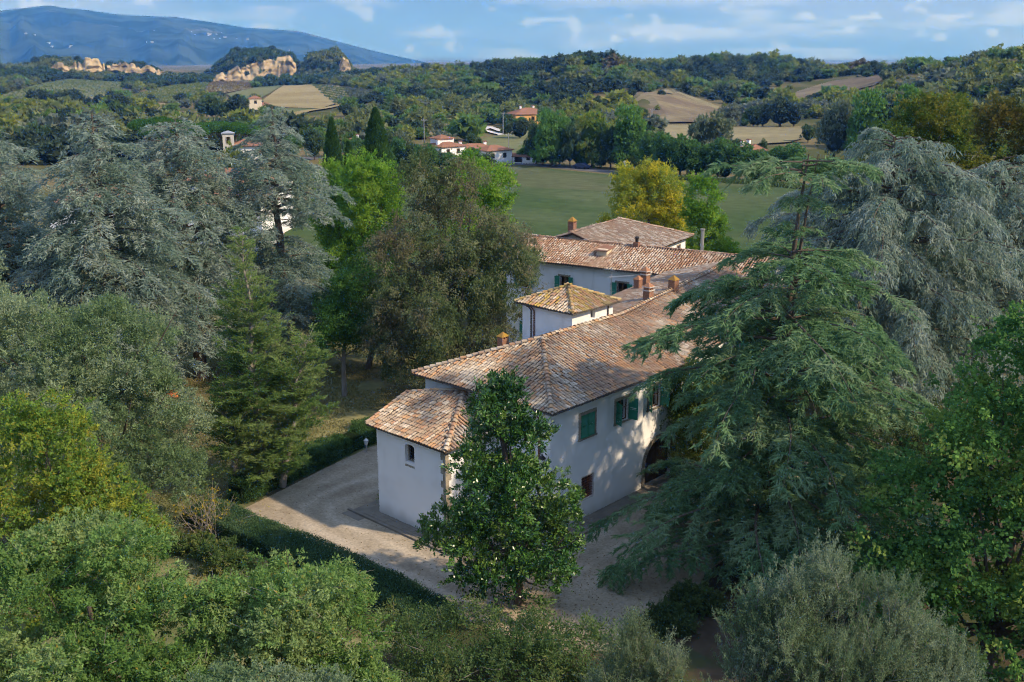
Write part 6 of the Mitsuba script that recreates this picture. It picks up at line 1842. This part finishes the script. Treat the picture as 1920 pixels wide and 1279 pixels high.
def sign(x, y, lab, shape):
    k = thing('road_sign', lab, 'sign', 'road signs')
    put('post', tube([[x, y, 0], [x, y, 3.0]], .05, 6), 'zinc', k)
    n = 3 if shape == 'tri' else 16
    a = np.arange(n) * 2 * np.pi / n + np.pi / 2
    for zc, r in ((2.65, .42), (1.75, .36)) if shape != 'tri' else ((2.6, .5),):
        f = np.array([[n, i, (i + 1) % n] for i in range(n)])
        v = np.vstack([np.c_[x + r * np.cos(a), np.full(n, y - .07), zc + r * np.sin(a)], [[x, y - .07, zc]]])
        v2 = v + [0, .03, 0]
        sd = np.array([[i, (i + 1) % n, n + 1 + (i + 1) % n] for i in range(n)] + [[i, n + 1 + (i + 1) % n, n + 1 + i] for i in range(n)])
        put('plate', (np.vstack([v, v2]), np.vstack([f, f + n + 1, sd])), 'white_paint', k)


sign(27.6, 253.0, 'round white sign on a post beside the road, left of the yellow tree', 'round')
sign(58.6, 233.2, 'white triangular sign beside the road at the right', 'tri')
k = thing('guard_rail', 'grey metal guard rail along the right part of the road', 'rail')
rp = np.array([(43.6, 238.0), (50, 234.0), (57, 229.2), (64, 223.8), (74, 215.6)])
put('beam', join([tube(np.c_[rp, np.full(5, z)], .13, 6) for z in (.62, .78)]), 'zinc', k)
for s in np.linspace(0, 4, 15):
    px, py = np.interp(s, range(5), rp[:, 0]), np.interp(s, range(5), rp[:, 1])
    put('post', box(px - .06, px + .06, py - .06, py + .06, 0, .8), 'zinc', k)
k = thing('parked_car', 'dark blue car on the road beyond the meadow', 'car')
C = Frame((17.8, 263.2, .05), (math.cos(-.65), math.sin(-.65), 0), (math.sin(.65), math.cos(.65), 0))
side = Polygon([(-2.1, .35), (-2.1, .85), (-1.75, 1.0), (-1.2, 1.42), (.55, 1.45), (1.25, .98), (2.05, .85), (2.15, .4), (2.0, .3), (-2.0, .3)])
m = trimesh.creation.extrude_polygon(side, 1.7, engine='earcut')
v = np.asarray(m.vertices)
rough('car_paint', (0.02, 0.035, 0.09), .25, .5, clearcoat=.8)
put('body', C.mesh((np.c_[v[:, 0], v[:, 2] - .85, v[:, 1]], np.asarray(m.faces)[:, ::-1])), 'car_paint', k)
put('window', join([C.mesh(box(-1.15, .6, s - .01, s + .01, 1.0, 1.34)) for s in (-.86, .86)]), 'black_iron', k)
for a in (-1.35, 1.35):
    for s in (-.85, .85):
        put('wheel', tube([C.pt(a, s - .1, .32), C.pt(a, s + .1, .32)], .32, 14), 'black_iron', k)
# roadside grass bank
Lv = Leaves(410)
q = Lv.R.uniform(0, 1, 9000)
rb = np.array([(26, 249.2), (42.2, 237.4), (53.3, 231), (60.4, 224.6), (72, 213)])
P = np.c_[np.interp(q * 4, range(5), rb[:, 0]) + Lv.R.normal(0, .7, 9000), np.interp(q * 4, range(5), rb[:, 1]) + Lv.R.normal(0, .7, 9000), np.zeros(9000)]
Lv.add(P, np.c_[Lv.R.normal(0, .3, (9000, 2)), np.ones(9000)], Lv.R.uniform(.5, 1.3, 9000), .4, Lv.tint([(0.06, 0.10, 0.03), (0.09, 0.12, 0.04)], P, .1))
k = Lv.out('verge_plants', 'leaf', None, kind='stuff')
labels[k].update(label='tall green weeds along the road edge at right', category='plants')

# ------------------------------------------------------------------ vineyards
def rows(name, pts, ang, gap, h, pal, lab, seed, dens=.55, cat='vines'):
    Lv = Leaves(seed)
    g = Polygon(pts).buffer(0)
    ca, sa = math.cos(ang), math.sin(ang)
    x0, y0, x1, y1 = affinity.rotate(g, -math.degrees(ang), origin=(0, 0)).bounds
    G = prep(g)
    P = []
    for v in np.arange(y0, y1, gap):
        u = np.arange(x0, x1, dens)
        xy = np.c_[u * ca - v * sa, u * sa + v * ca]
        xy = xy[shapely.contains_xy(g, xy[:, 0], xy[:, 1])]
        P.append(xy)
    P = np.vstack(P)
    n = len(P)
    z = height(P[:, 0], P[:, 1])
    P = np.c_[P + Lv.R.normal(0, .25, (n, 2)), z + Lv.R.uniform(.1, .5, n) * h]
    P = np.repeat(P, 2, 0) + Lv.R.normal(0, .2, (2 * n, 3))
    D = np.c_[Lv.R.normal(0, .6, (2 * n, 2)), np.ones(2 * n)]
    Lv.add(P, D, h * Lv.R.uniform(.5, 1.0, 2 * n), h * .75, Lv.tint(pal, P, .02))
    k = Lv.out(name, 'leaf', None, kind='stuff')
    labels[k].update(label=lab, category=cat)


rows('vine_rows', FIELDS['vineyard_green'], 1.15, 4.2, 1.7, [(0.07, 0.10, 0.03), (0.10, 0.125, 0.04)], 'green vine rows on the large left slope', 501, .8)
rows('vine_rows', FIELDS['vineyard_brown'], 0.75, 5.0, 1.7, [(0.085, 0.07, 0.04), (0.11, 0.085, 0.05)], 'brownish vine rows below the middle cliff', 502, .8)
rows('vine_rows', FIELDS['vineyard_gold'], 1.93, 6.5, 2.0, [(0.05, 0.075, 0.03), (0.07, 0.095, 0.035)], 'dark striped vine rows right of the straw field', 503, .8)
rows('olive_rows', FIELDS['olive_grove'], 1.93, 7.0, 2.6, [(0.06, 0.075, 0.05), (0.08, 0.095, 0.065)], 'grey olive rows right of the striped vines', 504, 1.0, 'olive trees')
rows('orchard_rows', FIELDS['hill_field'], 0.5, 7.5, 1.6, [(0.05, 0.075, 0.03), (0.07, 0.10, 0.035)], 'low green rows on the rounded field at left', 505, 1.1, 'vines')

# ------------------------------------------------------------------ woods on the hills: instances of a few crowns
WOOD_KINDS = ['dark', 'holm', 'green', 'olive', 'yellow', 'brown', 'grey', 'robinia']
for kind in WOOD_KINDS:
    for var in range(2):
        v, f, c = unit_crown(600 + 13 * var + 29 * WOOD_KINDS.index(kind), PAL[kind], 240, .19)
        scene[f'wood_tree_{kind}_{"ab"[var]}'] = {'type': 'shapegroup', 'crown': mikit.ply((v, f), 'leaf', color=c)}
_face = Polygon([(rr_ * math.sin(math.radians(a_)), rr_ * math.cos(math.radians(a_))) for a_, rr_ in [(-15.9, 1120), (-15.9, 1205), (-13.6, 1205), (-11.6, 1205), (-11.6, 1150), (-13.6, 1130)]])
_face2 = Polygon([(rr_ * math.sin(math.radians(a_)), rr_ * math.cos(math.radians(a_))) for a_, rr_ in [(-24.4, 1170), (-24.4, 1215), (-17.9, 1270), (-17.9, 1225), (-21, 1170)]])
clear = shapely.union_all([_face, _face2] + [Polygon(p).buffer(0).buffer(3.0) for k_, p in FIELDS.items() if k_ not in ('scrub_left', 'brown_slope', 'bare_hill')] + [LineString(ROAD).buffer(9), LineString([(-15, 322), (-9, 338), (-2.7, 355.7), (-4, 375), (-11.2, 398.2), (-8.9, 416.9), (14, 372)]).buffer(4), LineString([(-104.0, 486.4), (-108.8, 560), (-102.4, 673.0)]).buffer(9), LineString([(84, 560), (94, 640)]).buffer(6),
                           Point(5.5, 428).buffer(13), Point(-145, 598).buffer(9), Point(62, 276).buffer(8), Point(-50, 193).buffer(8), Point(-47, 308).buffer(9), Point(-8, 285).buffer(14), Point(-18, 288).buffer(9), Point(-28, 335).buffer(3)])
thin = shapely.union_all([Polygon(FIELDS['scrub_left']).buffer(0)])
bare = shapely.union_all([Polygon(FIELDS[q]).buffer(0) for q in ('brown_slope', 'bare_hill')])
W_ = np.random.default_rng(611)
n = 33000
az = W_.uniform(-37, 37, n)
r = np.sqrt(W_.uniform(300.0 ** 2, 1420.0 ** 2, n))
# denser near, thinner far: keep spacing natural
x, y = r * np.sin(np.radians(az)), r * np.cos(np.radians(az))
keep = ~shapely.contains_xy(clear, x, y)
keep &= ~(shapely.contains_xy(thin, x, y) & (W_.random(n) < .72))
keep &= ~(shapely.contains_xy(bare, x, y) & (W_.random(n) < .93))
open_ = meshkit.fbm(np.stack([x * .011, y * .011, 0 * x], -1), 4, 31)
keep &= ~((open_ > .60) & (r < 760) & (W_.random(n) < .85))
keep &= ~((r < 420) & (az > -5) & (az < 3.4) & (W_.random(n) < .8))
keep &= ~((r < 470) & (az > 8.5) & (az < 17.5))
keep &= ~((np.abs(az) < 40) & (r < 330) & (az > -13))
keep &= ~((az > -20.5) & (az < -9.0) & (r > 395) & (r < 640) & (W_.random(n) < .93))
keep &= ~((az <= -20.5) & (r > 520) & (r < 700) & (W_.random(n) < .9))
keep &= ~((az > -24) & (az < -8.2) & (r > 640) & (r < 1120) & (W_.random(n) < .55))
keep &= ~((r > 1000) & (az > -7) & (W_.random(n) < .75))
x, y, r, az = x[keep], y[keep], r[keep], az[keep]
zz = height(x, y)
# slopes hidden behind the crests need no trees
kindmap = meshkit.fbm(np.stack([x * .014, y * .014, 0 * x + 3], -1), 4, 17)
far = r > 980
cnt = {}
for i in range(len(x)):
    u = (kindmap[i] - .32) / .36 + W_.normal(0, .13)
    if far[i]:
        kind = ['holm', 'dark', 'holm', 'dark', 'olive'][int(np.clip(u * 5, 0, 4))]
    elif az[i] > 5 and r[i] > 560:
        kind = ['holm', 'dark', 'olive', 'green', 'olive', 'yellow', 'olive', 'brown'][int(np.clip(u * 8, 0, 7))]
    else:
        kind = ['holm', 'dark', 'green', 'olive', 'olive', 'yellow', 'olive', 'green', 'grey', 'yellow'][int(np.clip(u * 10, 0, 9))]
    bush = (open_[i] > .55 or bool(shapely.contains_xy(bare, x[i], y[i]))) and not far[i]
    h = float(np.clip(W_.lognormal(1.86, .28), 3.5, 12)) * (.55 if bush else 1.0)
    w = h * float(W_.uniform(.95, 1.5))
    nm = 'far_wood' if far[i] else 'hill_wood'
    cnt[nm] = cnt.get(nm, 0) + 1
    scene[f'{nm}__{cnt[nm]:04d}'] = {'type': 'instance', 'shape': {'type': 'ref', 'id': f'wood_tree_{kind}_{"ab"[i % 2]}'},
                                     'to_world': T().translate([float(x[i]), float(y[i]), float(zz[i]) - .12 * h]).rotate([0, 0, 1], float(W_.uniform(0, 360))).scale([w, w, h])}
labels['hill_wood'] = {'label': 'mixed green woods and scrub covering the low hills', 'category': 'wood', 'kind': 'stuff'}
labels['far_wood'] = {'label': 'dark woods on and round the far sandstone cliffs', 'category': 'wood', 'kind': 'stuff'}

# ------------------------------------------------------------------ the air
scene['air'] = {'type': 'homogeneous', 'albedo': rgb((0.9, 0.95, 0.99)), 'sigma_t': rgb((1.0e-5, 4.2e-5, 1.25e-4))}
scene['haze'] = {'type': 'cube', 'to_world': T().translate([0, 0, 120.0]).scale([10700, 10700, 290.0]), 'bsdf': {'type': 'null'}, 'interior': {'type': 'ref', 'id': 'air'}}
labels['haze'] = {'label': 'thin blue air that fades the far hills', 'category': 'haze', 'kind': 'stuff'}
scene['camera']['medium'] = {'type': 'ref', 'id': 'air'}
